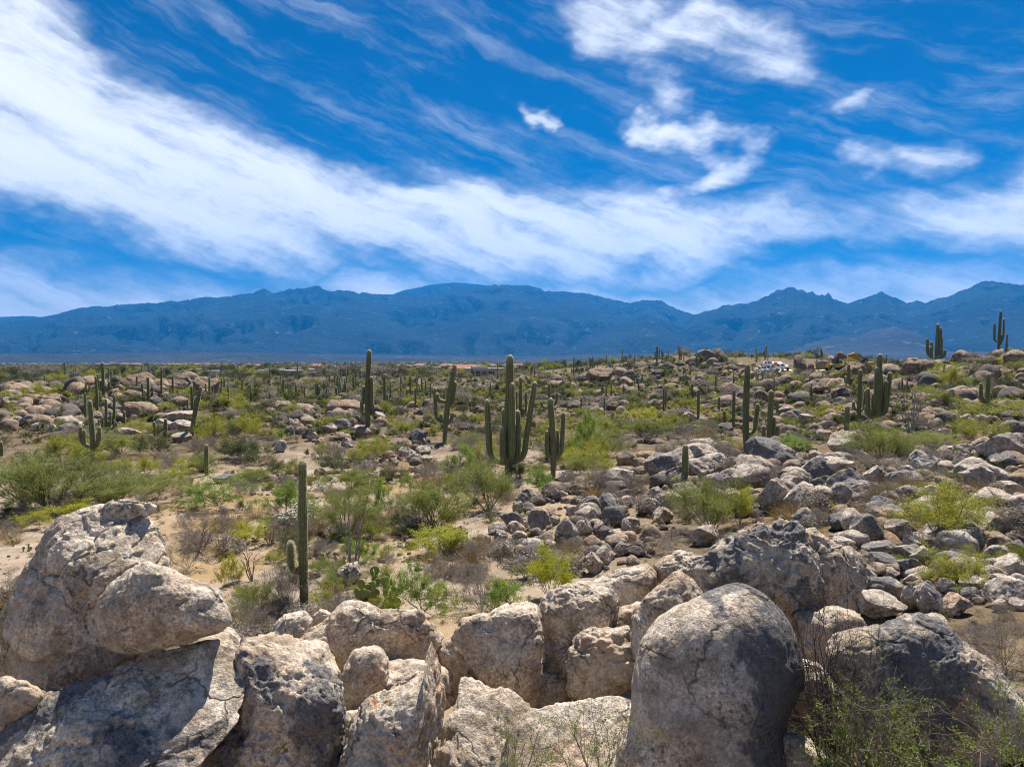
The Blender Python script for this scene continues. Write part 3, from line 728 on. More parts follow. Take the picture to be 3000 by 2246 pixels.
hero('rough pale honeycombed boulder with deep hollows right of the wedge block', 2,
     [(1445, 800), (1500, 745), (1600, 690), (1720, 665), (1820, 690), (1870, 760), (1860, 860), (1920, 900), (1980, 950), (2000, 1080), (1960, 1190), (1850, 1270), (1600, 1300), (1440, 1310), (1450, 1050)], 10.5, .72, 2.6, 7, .08, .42, 71, 1.2, .8, .3, 1.0, shear=.3)
hero('dark crumbling boulder below the honeycombed boulder', 3,
     [(30, 850), (120, 825), (240, 835), (285, 960), (270, 1090), (180, 1160), (30, 1180), (-60, 1140), (-40, 950)], 9.7, .85, 2.5, 6, .25, .6, 73, 1.3, .8, .5, .6)
hero('smooth barrel shaped boulder lying behind the honeycombed boulder', 3,
     [(62, 602), (130, 565), (220, 535), (340, 512), (385, 550), (375, 660), (290, 750), (170, 820), (110, 800), (80, 700)], 12.0, .85, 2.5, 6, .05, .45, 79, .8, .4, .3)
hero('flat topped tan boulder touching the huge cracked grey boulder', 3,
     [(375, 520), (470, 462), (560, 448), (620, 465), (660, 520), (650, 640), (560, 700), (440, 690), (390, 610)], 12.3, .8, 2.6, 6, .1, .5, 83, 1.0)
hero('tan boulder with a pointed top leaning behind the biggest smooth boulder', 3,
     [(500, 548), (555, 600), (600, 665), (620, 760), (520, 880), (400, 980), (270, 985), (258, 900), (270, 790), (310, 700), (400, 610), (465, 560)], 9.4, .8, 2.4, 6, .06, .5, 89, .8, .4, .2)
hero('biggest smooth boulder, tan on one flank with blackened grey varnish on the other', 3,
     [(262, 990), (295, 880), (395, 765), (480, 710), (600, 662), (740, 628), (830, 634), (930, 688), (1020, 775), (1080, 890), (1112, 1000), (1105, 1120), (1062, 1190), (1022, 1280), (1030, 1380), (1085, 1450), (1090, 1560), (1060, 1900), (140, 1900), (165, 1500), (185, 1370), (245, 1250), (242, 1090)], 7.9, .8, 2.2, 7, .58, .3, 97, .55, .0, .0, shear=.32, tf=.9, side=.75)
hero('huge cracked grey boulder with a jagged front behind the biggest smooth boulder', 3,
     [(578, 520), (640, 450), (720, 400), (800, 340), (900, 308), (1000, 288), (1062, 295), (1130, 348), (1192, 470), (1200, 640), (1165, 720), (1140, 880), (1040, 930), (900, 800), (740, 720), (620, 680), (585, 610)], 11.0, .75, 2.5, 7, .68, .3, 101, 1.4, 1.3, .9, .25, shear=.3)
hero('split off half of the huge cracked boulder, shadowed and stained with rust', 3,
     [(1120, 345), (1180, 350), (1260, 392), (1350, 455), (1412, 555), (1395, 650), (1340, 745), (1310, 860), (1240, 940), (1100, 940), (1120, 700), (1150, 500)], 11.5, .75, 2.6, 6, .6, .45, 107, 1.2, 1.1, .9)
hero('low domed boulder with a black stained front beside the thorny bush', 3,
     [(1225, 925), (1290, 875), (1380, 830), (1480, 800), (1570, 787), (1660, 782), (1790, 798), (1870, 848), (1960, 935), (2060, 1035), (2160, 1140), (2300, 1260), (2350, 1420), (2200, 1500), (1900, 1520), (1600, 1520), (1420, 1400), (1300, 1150)], 7.9, .62, 2.4, 7, .78, .55, 109, .8, .5, .2, cuts=[(.1, -.95, .3, .52)], shear=.35, tf=1.0)
hero('pale broken rock in the gap between the biggest boulder and the thorny bush', 3,
     [(1060, 980), (1130, 985), (1200, 1050), (1270, 1160), (1300, 1350), (1280, 1600), (1000, 1620), (1010, 1350), (1040, 1180)], 8.8, .8, 2.5, 6, .15, .5, 113, 1.1, .9, .7)
hero('slanting shadowed ledge at the foot of the biggest smooth boulder', 3,
     [(1010, 1340), (1090, 1360), (1200, 1440), (1330, 1540), (1400, 1700), (1000, 1800), (1000, 1500)], 7.6, .7, 2.6, 5, .5, .4, 119)
hero('white slab boulder at the foot of the lone slender saguaro', 1,
     [(1470, 920), (1540, 840), (1660, 820), (1690, 860), (1650, 940), (1600, 1000), (1640, 1100), (1500, 1080)], 15.6, .9, 2.6, 6, .35, .1, 121, .8, .6, .6)
hero('small white rock touching the base of the lone slender saguaro', 1,
     [(1690, 830), (1740, 805), (1790, 820), (1790, 850), (1720, 880), (1690, 870)], 16.2, 1.0, 2.4, 5, .1, .1, 127)
for (lab_, reg_, poly_, dep_, sd_) in [
    ('dark rock filling the crevice under the round pale boulder', 1, [(500, 900), (900, 880), (1250, 900), (1320, 960), (1250, 1120), (900, 1200), (560, 1200), (480, 1050)], 8.9, 151),
    ('brown rock deep in the gap behind the broad pitted boulder', 1, [(1240, 960), (1500, 940), (1750, 1000), (1850, 1150), (1800, 1300), (1500, 1320), (1200, 1200)], 9.6, 152),
    ('shadowed stone at the back of the gap behind the squat leaning stone', 2, [(420, 1100), (620, 1080), (860, 1080), (960, 1120), (960, 1300), (700, 1400), (420, 1400), (340, 1300)], 9.7, 153),
    ('rusty stone wedged between wedge block and pointed boulder', 2, [(880, 960), (1000, 930), (1120, 1000), (1200, 1150), (1150, 1300), (950, 1300), (880, 1150)], 10.6, 154),
    ('low brown stone between wedge block and honeycombed boulder', 2, [(1330, 1150), (1480, 1100), (1620, 1150), (1640, 1290), (1500, 1360), (1350, 1340)], 10.2, 155),
    ('dark stone under the split half of the cracked boulder', 3, [(1080, 760), (1250, 720), (1400, 760), (1440, 880), (1380, 1020), (1150, 1060), (1050, 950)], 10.4, 156),
    ('tan stone tucked between barrel boulder and pointed top boulder', 3, [(150, 760), (280, 700), (420, 720), (440, 860), (330, 960), (160, 930)], 10.9, 157),
    ('brown bedrock step below the squat leaning stone', 2, [(300, 1350), (480, 1330), (600, 1380), (560, 1560), (420, 1700), (280, 1650)], 8.7, 158)]:
    hero(lab_, reg_, poly_, dep_, .9, 2.6, 5, .12, .6, sd_, 1.2)
hero('grey capstone perched on the crown of the cracked leaning boulder', 1,
     [(738, 232), (770, 215), (815, 216), (850, 238), (838, 272), (795, 292), (755, 280)], 8.95, 1.0, 2.6, 5, .3, .2, 131, .9)
hero('thin cracked slab lying on the shoulder of the cracked leaning boulder', 1,
     [(330, 352), (400, 312), (470, 284), (520, 262), (545, 330), (490, 400), (400, 420), (335, 400)], 8.92, .5, 3.0, 5, .35, .1, 137, .5)
hero('narrow pale slab peeling along the top ridge of the cracked leaning boulder', 1,
     [(515, 264), (600, 230), (690, 214), (745, 222), (760, 290), (660, 340), (570, 350), (520, 320)], 8.98, .5, 3.0, 5, .3, .15, 139, .5)

# ------------------------------------------------------------------ rocks of the field
def rock_mesh(seed, sub, sq, mtl, ncut=11, name='rock'):
    rng = np.random.default_rng(seed); V, Fc = ico(sub); q = V.copy(); soft = (.012, .03, .05)[seed % 3]
    N_ = rng.normal(size=(ncut, 3)); N_ /= np.linalg.norm(N_, axis=1)[:, None]
    for n_ in N_:
        d = rng.uniform(.5, .86); s_ = q @ n_ - d
        q = q - n_ * (np.log1p(np.exp(np.clip(s_ / soft, -30, 30))) * soft * .95)[:, None]
    nd = q / np.linalg.norm(q, axis=1)[:, None]
    d = .11 * fbm(q * 1.2 + seed, seed, 3) + .035 * fbm(q * 4 + seed, seed + 2, 3)
    lay = fbm(q * 1.6 + seed, seed + 4, 3); d = d + .035 * sstep(.02, .06, lay)
    q = q + nd * d[:, None]; q = q * np.array(sq)
    lo, hi = q.min(0), q.max(0); q = (q - (lo + hi) / 2) / (hi - lo)      # unit box, centred
    q[:, 2] += .5
    return mk(name, q, Fc, [mtl])
_sq = [(1, .8, .62), (1, .9, .8), (1, .7, .5), (1, .85, .7), (1, .75, .9), (1, .9, .55), (1, .7, .75)]
ROCKS = [rock_mesh(200 + i, 5, _sq[i % 7], M_ROCK, 7 + (i * 5) % 9) for i in range(14)]
ROCKS_FAR = [rock_mesh(300 + i, 4, _sq[i % 7], M_FAR, 7 + (i * 5) % 9) for i in range(8)]
RNG = np.random.default_rng(77); random.seed(5)
REG = {3: (1700, 1350, 1.7016), 4: (0, 1000, 2.212), 5: (800, 1000, 2.212), 6: (1600, 1000, 3.16), 7: (2200, 850, 2.5475), 8: (1400, 1150, 2.949), 9: (0, 1150, 2.949), 10: (700, 1150, 2.949), 11: (2050, 1000, 3.687), 12: (0, 1020, 2.4578)}
BOX = [
 # right of the outcrop: scree on the slope
 (3, 0, 195, 105, 290), (3, 95, 185, 190, 290), (3, 115, 275, 215, 340), (3, 210, 295, 300, 370), (3, 125, 345, 215, 392), (3, 365, 245, 465, 330), (3, 75, 445, 165, 540), (3, 0, 470, 120, 580), (3, 165, 420, 240, 480), (3, 195, 185, 270, 240),
 (3, 890, 118, 1045, 285), (3, 1040, 60, 1200, 140), (3, 760, 0, 1000, 115), (3, 1100, 10, 1165, 55), (3, 1165, 0, 1280, 70), (3, 1280, 90, 1400, 180), (3, 1170, 90, 1270, 170), (3, 1160, 160, 1270, 250), (3, 1250, 130, 1360, 240),
 (3, 1410, 40, 1530, 140), (3, 1520, 60, 1600, 150), (3, 1590, 45, 1690, 160), (3, 1500, 160, 1610, 230), (3, 1455, 220, 1600, 295), (3, 1380, 290, 1535, 430), (3, 1530, 310, 1675, 410), (3, 1335, 300, 1420, 370), (3, 1660, 370, 1780, 450), (3, 1670, 455, 1760, 520),
 (3, 1910, 45, 2045, 170), (3, 1770, 95, 1900, 160), (3, 2090, 110, 2230, 170), (3, 2040, 170, 2200, 290), (3, 2145, 190, 2300, 350), (3, 1990, 280, 2170, 410), (3, 1900, 350, 2010, 470), (3, 1905, 500, 2060, 620), (3, 1460, 475, 1600, 560), (3, 1590, 500, 1700, 600),
 (3, 1520, 540, 1610, 600), (3, 1390, 555, 1510, 670), (3, 1460, 600, 1630, 710), (3, 1620, 565, 1710, 630), (3, 1600, 630, 1690, 765), (3, 1665, 625, 1830, 785), (3, 1430, 680, 1630, 810), (3, 1350, 670, 1430, 785), (3, 1810, 680, 1970, 790), (3, 1790, 600, 1890, 670),
 (3, 1780, 510, 1880, 610), (3, 1920, 640, 2030, 710), (3, 2135, 585, 2240, 700), (3, 2060, 700, 2140, 760), (3, 1060, 250, 1210, 340), (3, 1420, 415, 1570, 480), (3, 1720, 780, 1840, 840), (3, 2140, 690, 2230, 750),
 # pile in the middle
 (8, 190, 1045, 370, 1170), (8, 285, 950, 375, 1055), (8, 450, 1030, 640, 1215), (8, 640, 1070, 725, 1150), (8, 745, 980, 900, 1140), (8, 880, 930, 1060, 1100), (8, 1020, 915, 1220, 1110), (8, 640, 1110, 830, 1340), (8, 805, 1120, 900, 1260), (8, 910, 1110, 1000, 1250), (8, 1000, 1130, 1095, 1250), (8, 1085, 1065, 1245, 1170), (8, 1250, 1100, 1405, 1230), (8, 1095, 1190, 1255, 1255), (8, 95, 1140, 250, 1235), (8, 250, 1130, 370, 1230), (8, 150, 1200, 265, 1360), (8, 370, 1095, 450, 1180), (8, 300, 1200, 430, 1300), (8, 590, 1290, 690, 1400), (8, 430, 1260, 560, 1370), (8, 960, 1260, 1060, 1330), (8, 1090, 1250, 1210, 1330), (8, 1060, 1315, 1165, 1380), (8, 1170, 1310, 1310, 1430), (8, 1020, 1370, 1170, 1475), (8, 930, 1400, 1040, 1500),
 (8, 1510, 1020, 1695, 1150), (8, 1500, 930, 1610, 1010), (8, 1225, 910, 1320, 975), (8, 680, 695, 800, 785), (8, 640, 775, 740, 830), (8, 370, 850, 540, 950), (8, 300, 880, 420, 970), (8, 640, 860, 780, 950), (8, 850, 850, 980, 920), (8, 1115, 675, 1390, 850), (8, 1200, 840, 1340, 900), (8, 1440, 560, 1760, 760), (8, 1760, 590, 2060, 780), (8, 1930, 550, 2212, 690), (8, 1500, 530, 1640, 590), (8, 1620, 700, 1760, 830), (8, 1480, 830, 1600, 920), (8, 1770, 1200, 1850, 1260), (8, 1860, 1180, 2100, 1350), (8, 1780, 1030, 1880, 1100),
 # slope on the right
 (7, 1725, 1088, 2060, 1320), (7, 1480, 1165, 1690, 1285), (7, 1900, 985, 2060, 1085), (7, 1385, 1285, 1550, 1370), (7, 1250, 1240, 1390, 1300), (7, 470, 1250, 660, 1375), (7, 425, 1210, 560, 1300), (7, 280, 1360, 540, 1490), (7, 0, 1155, 360, 1350), (7, 660, 1235, 780, 1320), (7, 1140, 550, 1390, 690), (7, 630, 750, 780, 865), (7, 370, 780, 500, 840), (7, 450, 715, 600, 785), (7, 200, 885, 330, 950), (7, 290, 905, 410, 980), (7, 385, 930, 480, 1000), (7, 500, 1050, 610, 1120), (7, 1090, 600, 1180, 660), (7, 1360, 770, 1450, 830), (7, 1455, 760, 1555, 860), (7, 1560, 935, 1700, 1005), (7, 1690, 935, 1800, 990), (7, 1820, 595, 1960, 655), (7, 1860, 475, 2060, 545), (7, 1900, 390, 2060, 445), (7, 1760, 500, 1900, 580), (7, 990, 600, 1100, 700), (7, 485, 640, 570, 700), (7, 820, 640, 990, 710), (7, 1100, 690, 1220, 740), (7, 520, 980, 600, 1030), (7, 1190, 1170, 1350, 1240), (7, 1370, 1285, 1500, 1340), (7, 1060, 850, 1140, 900), (7, 1200, 860, 1280, 910), (7, 1400, 1040, 1490, 1100), (7, 1590, 600, 1700, 650), (7, 1710, 420, 1850, 470),
 # mound below the tall saguaro with upright arms, and beside it
 (5, 360, 395, 600, 475), (5, 450, 450, 555, 512), (5, 390, 515, 505, 592), (5, 340, 465, 412, 535), (5, 520, 550, 600, 612), (5, 222, 415, 308, 468), (5, 300, 365, 378, 412), (5, 435, 355, 540, 400), (5, 440, 635, 515, 700), (5, 208, 595, 290, 655), (5, 335, 555, 420, 602), (5, 860, 580, 970, 660), (5, 925, 625, 1000, 672), (5, 925, 685, 1020, 750), (5, 810, 695, 905, 758), (5, 860, 720, 945, 792), (5, 965, 385, 1115, 470), (5, 1320, 440, 1400, 500), (5, 1290, 300, 1400, 350), (5, 420, 590, 505, 632), (5, 640, 420, 712, 475), (5, 650, 470, 722, 532), (5, 60, 505, 130, 560), (5, 115, 505, 165, 545), (5, 70, 560, 135, 620), (5, 480, 330, 550, 385), (5, 410, 470, 460, 530), (5, 560, 480, 640, 540), (5, 480, 500, 530, 560),
 (10, 700, 590, 790, 640), (10, 760, 610, 850, 660), (10, 800, 595, 910, 645), (10, 300, 430, 400, 530), (10, 90, 745, 160, 800), (10, 205, 710, 290, 775), (10, 1120, 615, 1190, 670), (10, 1030, 750, 1130, 810), (10, 1520, 655, 1610, 715), (10, 1440, 640, 1500, 690), (10, 1505, 705, 1580, 745), (10, 1560, 550, 1680, 620), (10, 1620, 600, 1690, 660), (10, 1880, 1335, 1980, 1410), (10, 1320, 1180, 1420, 1240), (10, 1580, 1020, 1640, 1060),
 # ridge of boulders on the far left
 (4, 100, 490, 262, 575), (4, 195, 535, 276, 592), (4, 345, 495, 502, 580), (4, 350, 540, 480, 600), (4, 270, 515, 347, 560), (4, 275, 545, 348, 600), (4, 185, 375, 327, 465), (4, 310, 360, 427, 450), (4, 830, 170, 972, 228), (4, 815, 225, 990, 330), (4, 960, 205, 1130, 260), (4, 970, 250, 1180, 330), (4, 1135, 215, 1262, 330), (4, 450, 175, 570, 230), (4, 540, 188, 625, 240), (4, 408, 222, 530, 262), (4, 530, 230, 622, 292), (4, 1010, 480, 1250, 540), (4, 980, 515, 1110, 590), (4, 1100, 520, 1255, 595), (4, 715, 570, 882, 625), (4, 150, 205, 247, 255), (4, 0, 200, 105, 285), (4, 700, 210, 792, 292), (4, 765, 255, 872, 335), (4, 780, 330, 902, 400), (4, 745, 285, 797, 337), (4, 285, 290, 372, 350), (4, 480, 290, 582, 340), (4, 360, 255, 450, 300), (4, 270, 240, 340, 290), (4, 1120, 600, 1240, 660), (4, 630, 720, 690, 785), (4, 730, 780, 800, 830), (4, 1150, 870, 1230, 910), (4, 1370, 870, 1510, 930), (4, 330, 430, 400, 470), (4, 60, 430, 140, 470),
 # hill with the vehicles
 (6, 390, 275, 640, 425), (6, 300, 310, 400, 370), (6, 1400, 95, 1560, 200), (6, 1530, 90, 1700, 215), (6, 555, 575, 690, 660), (6, 1285, 765, 1362, 832), (6, 1198, 795, 1282, 872), (6, 1318, 790, 1422, 875), (6, 1440, 810, 1532, 892), (6, 1240, 670, 1362, 762), (6, 1425, 590, 1552, 652), (6, 1930, 470, 2062, 580), (6, 1630, 465, 1762, 560), (6, 840, 900, 900, 950), (6, 960, 915, 1030, 960), (6, 1470, 545, 1540, 590), (6, 780, 290, 880, 360), (6, 1360, 730, 1440, 790), (6, 700, 200, 770, 240), (6, 1740, 480, 1840, 540),
 (11, 1030, 185, 1190, 390), (11, 1170, 260, 1260, 390), (11, 1265, 225, 1440, 325), (11, 1470, 80, 1590, 180), (11, 1390, 115, 1480, 170), (11, 1250, 380, 1380, 470), (11, 1200, 480, 1340, 580), (11, 1450, 530, 1680, 660), (11, 590, 550, 740, 690), (11, 1130, 570, 1300, 660), (11, 890, 540, 1000, 600), (11, 260, 545, 380, 700),
]
RLAB = {3: ('boulder in the scree downhill of the yellow green palo verde', 'boulders in the scree'), 8: ('granite boulder heaped in the rock pile below the stub saguaro', 'boulders of the middle rock pile'),
        7: ('sunlit boulder on the rocky slope under the ridge saguaros', 'boulders on the saguaro slope'), 5: ('brown boulder on the rocky mound behind the upright tall saguaro', 'boulders of the saguaro mound'),
        10: ('pale rock lying in the sandy wash among the shrubs', 'rocks in the sandy wash'), 4: ('boulder on the long low ridge before the tiled houses', 'boulders of the low ridge'),
        6: ('boulder on the hill below the dirt road', 'boulders of the road hill'), 11: ('boulder beside the parked vehicles on the hill', 'boulders near the vehicles')}
OWN = {   # boulders that can be told apart from the rest of their field
 (3, 1910): 'upright square block standing in the scree with flat pinkish top', (3, 890): 'broad flat white slab below the scree with a small stone on it', (3, 760): 'large whitish domed boulder behind the dark dry bush',
 (8, 640, 1110): 'smooth blue grey egg shaped boulder standing in front of the rock pile', (8, 880): 'pale boulder tilted on the very top of the rock pile', (8, 745): 'dark grey boulder shouldering the tilted pale one on the rock pile', (8, 680): 'single square boulder perched beside the base of the narrow armed saguaro',
 (8, 1115): 'hunched grey boulder mottled white between the dry grey bushes', (8, 1440): 'layered white outcrop slab behind the stub saguaro', (8, 1510): 'white oval boulder alone on bare sand below the broom like bush', (8, 190): 'flaky pale boulder at the end of the rock pile near the bright yellow bush',
 (7, 1725): 'largest smooth grey boulder on the slope at the frame edge', (7, 1480): 'slanting wedge of pale rock beside the largest smooth slope boulder', (7, 470): 'rounded pinkish boulder with a flat top beside the dead tangled bush', (7, 0): 'huge white boulder under the four armed candelabra saguaro',
 (7, 1140): 'dark craggy boulder on the skyline beneath the many armed ridge saguaro', (7, 630): 'orange brown tilted boulder beside the many stemmed saguaro', (5, 360): 'long flat brown boulder across the top of the saguaro mound', (5, 860, 580): 'dark layered boulder stack in the middle of the wash',
 (4, 815): 'big layered outcrop boulder on the low ridge', (4, 1135): 'rounded end block of the layered outcrop on the low ridge', (4, 830): 'flat capstone on top of the layered ridge outcrop', (4, 715): 'flat overhanging slab behind the bushy left saguaro', (4, 1010): 'cracked pale slab outcrop beside the leaning saguaro', (4, 185): 'dark square boulder on the slope of the low ridge', (4, 100): 'smooth grey boulder resting on two small ones near the ridge foot',
 (6, 390): 'large craggy outcrop boulder on the flank of the road hill', (11, 1030): 'tall dark pinnacle rock beside the parked vehicles', (11, 1265): 'pale grey hollow boulder between pinnacle rock and loader', (11, 1470): 'knobby crag of rock on the skyline above the loader', (11, 1450): 'long tan boulder below the loader'}

MAXD = {4: 150, 7: 165, 5: 112, 8: 70, 3: 60, 10: 90, 6: 330, 11: 330}
def place_rock(px, pyb, w_px, h_px, seed, maxd, flat=None):
    h_ = hit(px, pyb); n = 0
    while (h_ is None or h_[1] > maxd) and n < 24: pyb += 2; n += 1; h_ = hit(px, pyb)
    if h_ is None: return None
    p, t = h_; k = t / F; rng = np.random.default_rng(seed)
    w = w_px * k; dep = math.atan2(CAMZ - p[2], t)
    hgt = max(0.3 * w, h_px * k * 1.02 - 0.25 * w * max(0, math.sin(dep)))
    return p, t, w, hgt, rng

LM = [(893, 1560, 'the lone slender saguaro'), (1490, 1250, 'the huge candelabra saguaro'), (1620, 1300, 'the narrow close armed saguaro'), (1079, 1180, 'the tall mound saguaro'), (1318, 1200, 'the leaning crooked saguaro'), (273, 1290, 'the bushy left saguaro'), (337, 1215, 'the straight single column'), (303, 1120, 'the many armed ridge top saguaro'),
      (575, 1230, 'the leaning clubbed saguaro'), (606, 1350, 'the thick stub on the sand'), (486, 1260, 'the dark stub by the pale slab'), (2007, 1380, 'the golden tipped stub'), (2308, 1290, 'the young dark stub'), (2795, 1250, 'the round topped stub'), (2905, 1280, 'the squat barrel cactus'), (2187, 1240, 'the single upturned arm saguaro'), (2255, 1270, 'the four armed candelabra'),
      (2045, 1200, 'the dark column by the rock stack'), (2149, 1220, 'the tiny armed saguaro'), (1944, 1170, 'the pair stemmed black saguaro'), (2027, 1160, 'the cup shaped saguaro'), (1771, 1200, 'the saguaro above the green thicket'), (1924, 1060, 'the pitchfork skyline saguaro'), (1681, 1090, 'the hill shoulder saguaro'), (2516, 1190, 'the open armed slope saguaro'), (2571, 1190, 'the many stemmed giant'),
      (2479, 1260, 'the thick single slope saguaro'), (2742, 1030, 'the many armed skyline saguaro'), (2926, 990, 'the skyline trident saguaro'), (2889, 1180, 'the bent arm saguaro'), (625, 1450, 'the round bright green tree'), (885, 1520, 'the white jointed cholla'), (1283, 1590, 'the brilliant yellow bush'), (2055, 1500, 'the broom like dark bush'), (2170, 1490, 'the golden bush'), (2790, 1520, 'the sprawling palo verde'),
      (2860, 1410, 'the upright square block'), (2225, 1400, 'the flat white slab'), (1650, 1565, 'the blue grey egg boulder'), (1730, 1495, 'the tilted top boulder of the pile'), (1655, 1400, 'the perched square boulder'), (1830, 1420, 'the hunched mottled boulder'), (1945, 1520, 'the white oval boulder'), (2960, 1330, 'the largest smooth slope boulder'), (2420, 1365, 'the pinkish flat topped boulder'),
      (2270, 1340, 'the huge white boulder'), (2700, 1100, 'the dark skyline boulder'), (1015, 1195, 'the long flat mound boulder'), (1215, 1280, 'the dark layered boulder stack'), (440, 1130, 'the layered ridge outcrop'), (115, 1190, 'the dark square ridge boulder'), (80, 1245, 'the smooth grey ridge boulder'), (1760, 1110, 'the craggy hill outcrop'), (2350, 1090, 'the pinnacle rock'), (2250, 1085, 'the parked vehicles'),
      (2447, 1080, 'the wheel loader'), (2536, 1070, 'the excavator'), (2250, 1600, 'the huge cracked boulder'), (2680, 1840, 'the low domed boulder'), (2050, 1750, 'the biggest smooth boulder'), (1800, 1760, 'the honeycombed boulder'), (1470, 1820, 'the wedge block'), (1110, 1720, 'the large prickly pear'), (1045, 1600, 'the ocotillo wands'), (1262, 1490, 'the grey green broom bush'), (1705, 1290, 'the vivid green thicket'),
      (1130, 1460, 'the bright lime palo verde'), (120, 1430, 'the largest hazy thicket'), (385, 1440, 'the low fan of wands'), (250, 1530, 'the cracked leaning boulder'), (2580, 1310, 'the wispy slope palo verde'), (2675, 1220, 'the dark ocotillo'), (770, 1150, 'the sandy path'), (1190, 1150, 'the dense saguaro stand'), (820, 1080, 'the long dark house'), (550, 1072, 'the row of tiled roofs'), (1400, 1085, 'the tiled houses past the candelabra')]
USED = set()
def describe(head, px, py):
    """a label that ties a thing to the nearest landmarks one can find; tries several before it repeats one"""
    near = sorted(LM, key=lambda m: (m[0] - px) ** 2 + ((m[1] - py) * 1.6) ** 2)
    out = None
    for m in near[:10]:
        dx, dy = px - m[0], (py - m[1]) * 1.5
        d = math.hypot(dx, dy); far = '' if d < 70 else ('a little ' if d < 150 else 'well ')
        if abs(dx) > abs(dy): rel = far + ('right of ' if dx > 0 else 'left of ')
        else: rel = far + ('below ' if dy > 0 else 'above ')
        lab = head + ' ' + rel + m[2]
        if len(lab.split()) > 16: continue
        out = out or lab
        if lab not in USED: USED.add(lab); return lab
    return out or head
def rock_head(w, h, c, t):
    sz = 'large' if w > 62 else ('medium' if w > 38 else 'small'); sh = 'flat' if h / w < .56 else ('rounded' if h / w < .8 else 'upright')
    tone = 'grey' if c[0] > .5 else ('tan' if c[1] > .35 else 'pale')
    return '%s %s %s %s' % (sz, sh, tone, 'boulder' if w > 38 else 'rock')

RANDOM_ROCKS = []
def poly_pts(poly, n, rng):
    P_ = np.array(poly, float); out = []; lo, hi = P_.min(0), P_.max(0); a = P_; b = np.roll(P_, -1, 0)
    while len(out) < n:
        q = lo + (hi - lo) * rng.random(2)
        c = ((a[:, 1] > q[1]) != (b[:, 1] > q[1])) & (q[0] < (b[:, 0] - a[:, 0]) * (q[1] - a[:, 1]) / (b[:, 1] - a[:, 1] + 1e-9) + a[:, 0])
        if c.sum() % 2: out.append(q)
    return out
ZONES = [   # polygon in photograph pixels, count, size range in px, flat factor, label key
 ([(1430, 1580), (1560, 1460), (1800, 1400), (2000, 1480), (1900, 1640), (1700, 1690), (1480, 1650)], 300, (13, 58), 8),
 ([(1780, 1360), (2150, 1310), (2700, 1330), (3000, 1300), (3000, 1560), (2500, 1560), (2100, 1500), (1900, 1440)], 560, (14, 80), 3),
 ([(2400, 1560), (3000, 1550), (3000, 1780), (2540, 1760), (2480, 1640)], 210, (15, 84), 3),
 ([(1950, 1200), (2300, 1125), (2700, 1080), (3000, 1020), (3000, 1250), (2300, 1300), (2050, 1260)], 820, (9, 50), 7),
 ([(1560, 1130), (1700, 1085), (2000, 1050), (2150, 1060), (2300, 1125), (2050, 1185), (1900, 1215), (1650, 1220), (1560, 1190)], 600, (6, 30), 6),
 ([(0, 1105), (180, 1085), (560, 1085), (620, 1160), (560, 1225), (230, 1262), (0, 1262)], 640, (9, 50), 4),
 ([(820, 1210), (900, 1180), (1090, 1180), (1125, 1270), (1000, 1300), (900, 1300)], 150, (9, 46), 5),
 ([(1100, 1270), (1260, 1260), (1300, 1360), (1260, 1420), (1050, 1430), (900, 1400), (1000, 1350)], 150, (8, 30), 10),
 ([(700, 1370), (900, 1390), (980, 1420), (760, 1460), (700, 1430)], 60, (8, 24), 10),
 ([(1200, 1190), (1480, 1180), (1560, 1240), (1450, 1270), (1250, 1260)], 120, (7, 26), 5),
 ([(1000, 1110), (1560, 1115), (1600, 1170), (1150, 1175), (1000, 1150)], 110, (6, 20), 6),
 ([(600, 1230), (850, 1210), (880, 1260), (640, 1290)], 60, (7, 24), 10),
 ([(1150, 1580), (1420, 1540), (1450, 1640), (1300, 1700), (1180, 1660)], 60, (9, 30), 10),
 ([(0, 1470), (140, 1480), (260, 1560), (120, 1640), (0, 1640)], 14, (8, 20), 10),
]
rocks = []   # (apparent size, key, own label, px, py, w, h, seed)
for i, (rg, x0, y0, x1, y1) in enumerate(BOX):
    ox, oy, k = REG[rg]; w = (x1 - x0) / k; h = (y1 - y0) / k
    own = OWN.get((rg, x0)) or OWN.get((rg, x0, y0))
    rocks.append((w * h * 4, rg, own, ox + (x0 + x1) / 2 / k, oy + y1 / k - 0.18 * h, w, h, 1000 + i))
rz = np.random.default_rng(9)
for zi, (poly, n, (a, b), key) in enumerate(ZONES):
    for (x, y) in poly_pts(poly, n, rz):
        w = a * (1.35 * b / a) ** (rz.random() ** 2.3); h = w * rz.uniform(.5, .85)
        rocks.append((w * h, key, None, x, y, w, h, int(rz.integers(1e6))))
rocks.sort(key=lambda r: -r[0])
small = []; n_ind = 0
for (sz, key, own, px, py, w, h, seed) in rocks:
    r_ = place_rock(px, py, w, h, seed, MAXD[key])
    if r_ is None: continue
    p, t, W_, H_, rng = r_
    if t > 700: continue
    D_ = W_ * rng.uniform(.75, 1.05); rotz = rng.uniform(-.35, .35) + (math.pi if rng.random() < .5 else 0); tilt = (rng.normal(0, .12), rng.normal(0, .14))
    if n_ind < 298:
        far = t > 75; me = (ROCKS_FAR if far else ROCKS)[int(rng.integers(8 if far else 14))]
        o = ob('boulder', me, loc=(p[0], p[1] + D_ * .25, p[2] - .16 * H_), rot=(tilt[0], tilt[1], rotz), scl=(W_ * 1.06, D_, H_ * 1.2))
        o.color = (float(rng.uniform(0, .95)), float(np.clip(rng.normal(.3, .25), 0, 1)), 0, 1)
        lab, grp = RLAB[key]; tag(o, own or describe(rock_head(w, h, o.color, t), px, py), 'boulder', grp); n_ind += 1
    else:
        small.append((p[0], p[1] + D_ * .2, p[2] - .34 * H_, W_ * 1.1, D_ * 1.1, H_ * 1.3, tilt[0] * 2, tilt[1] * 2, rotz))

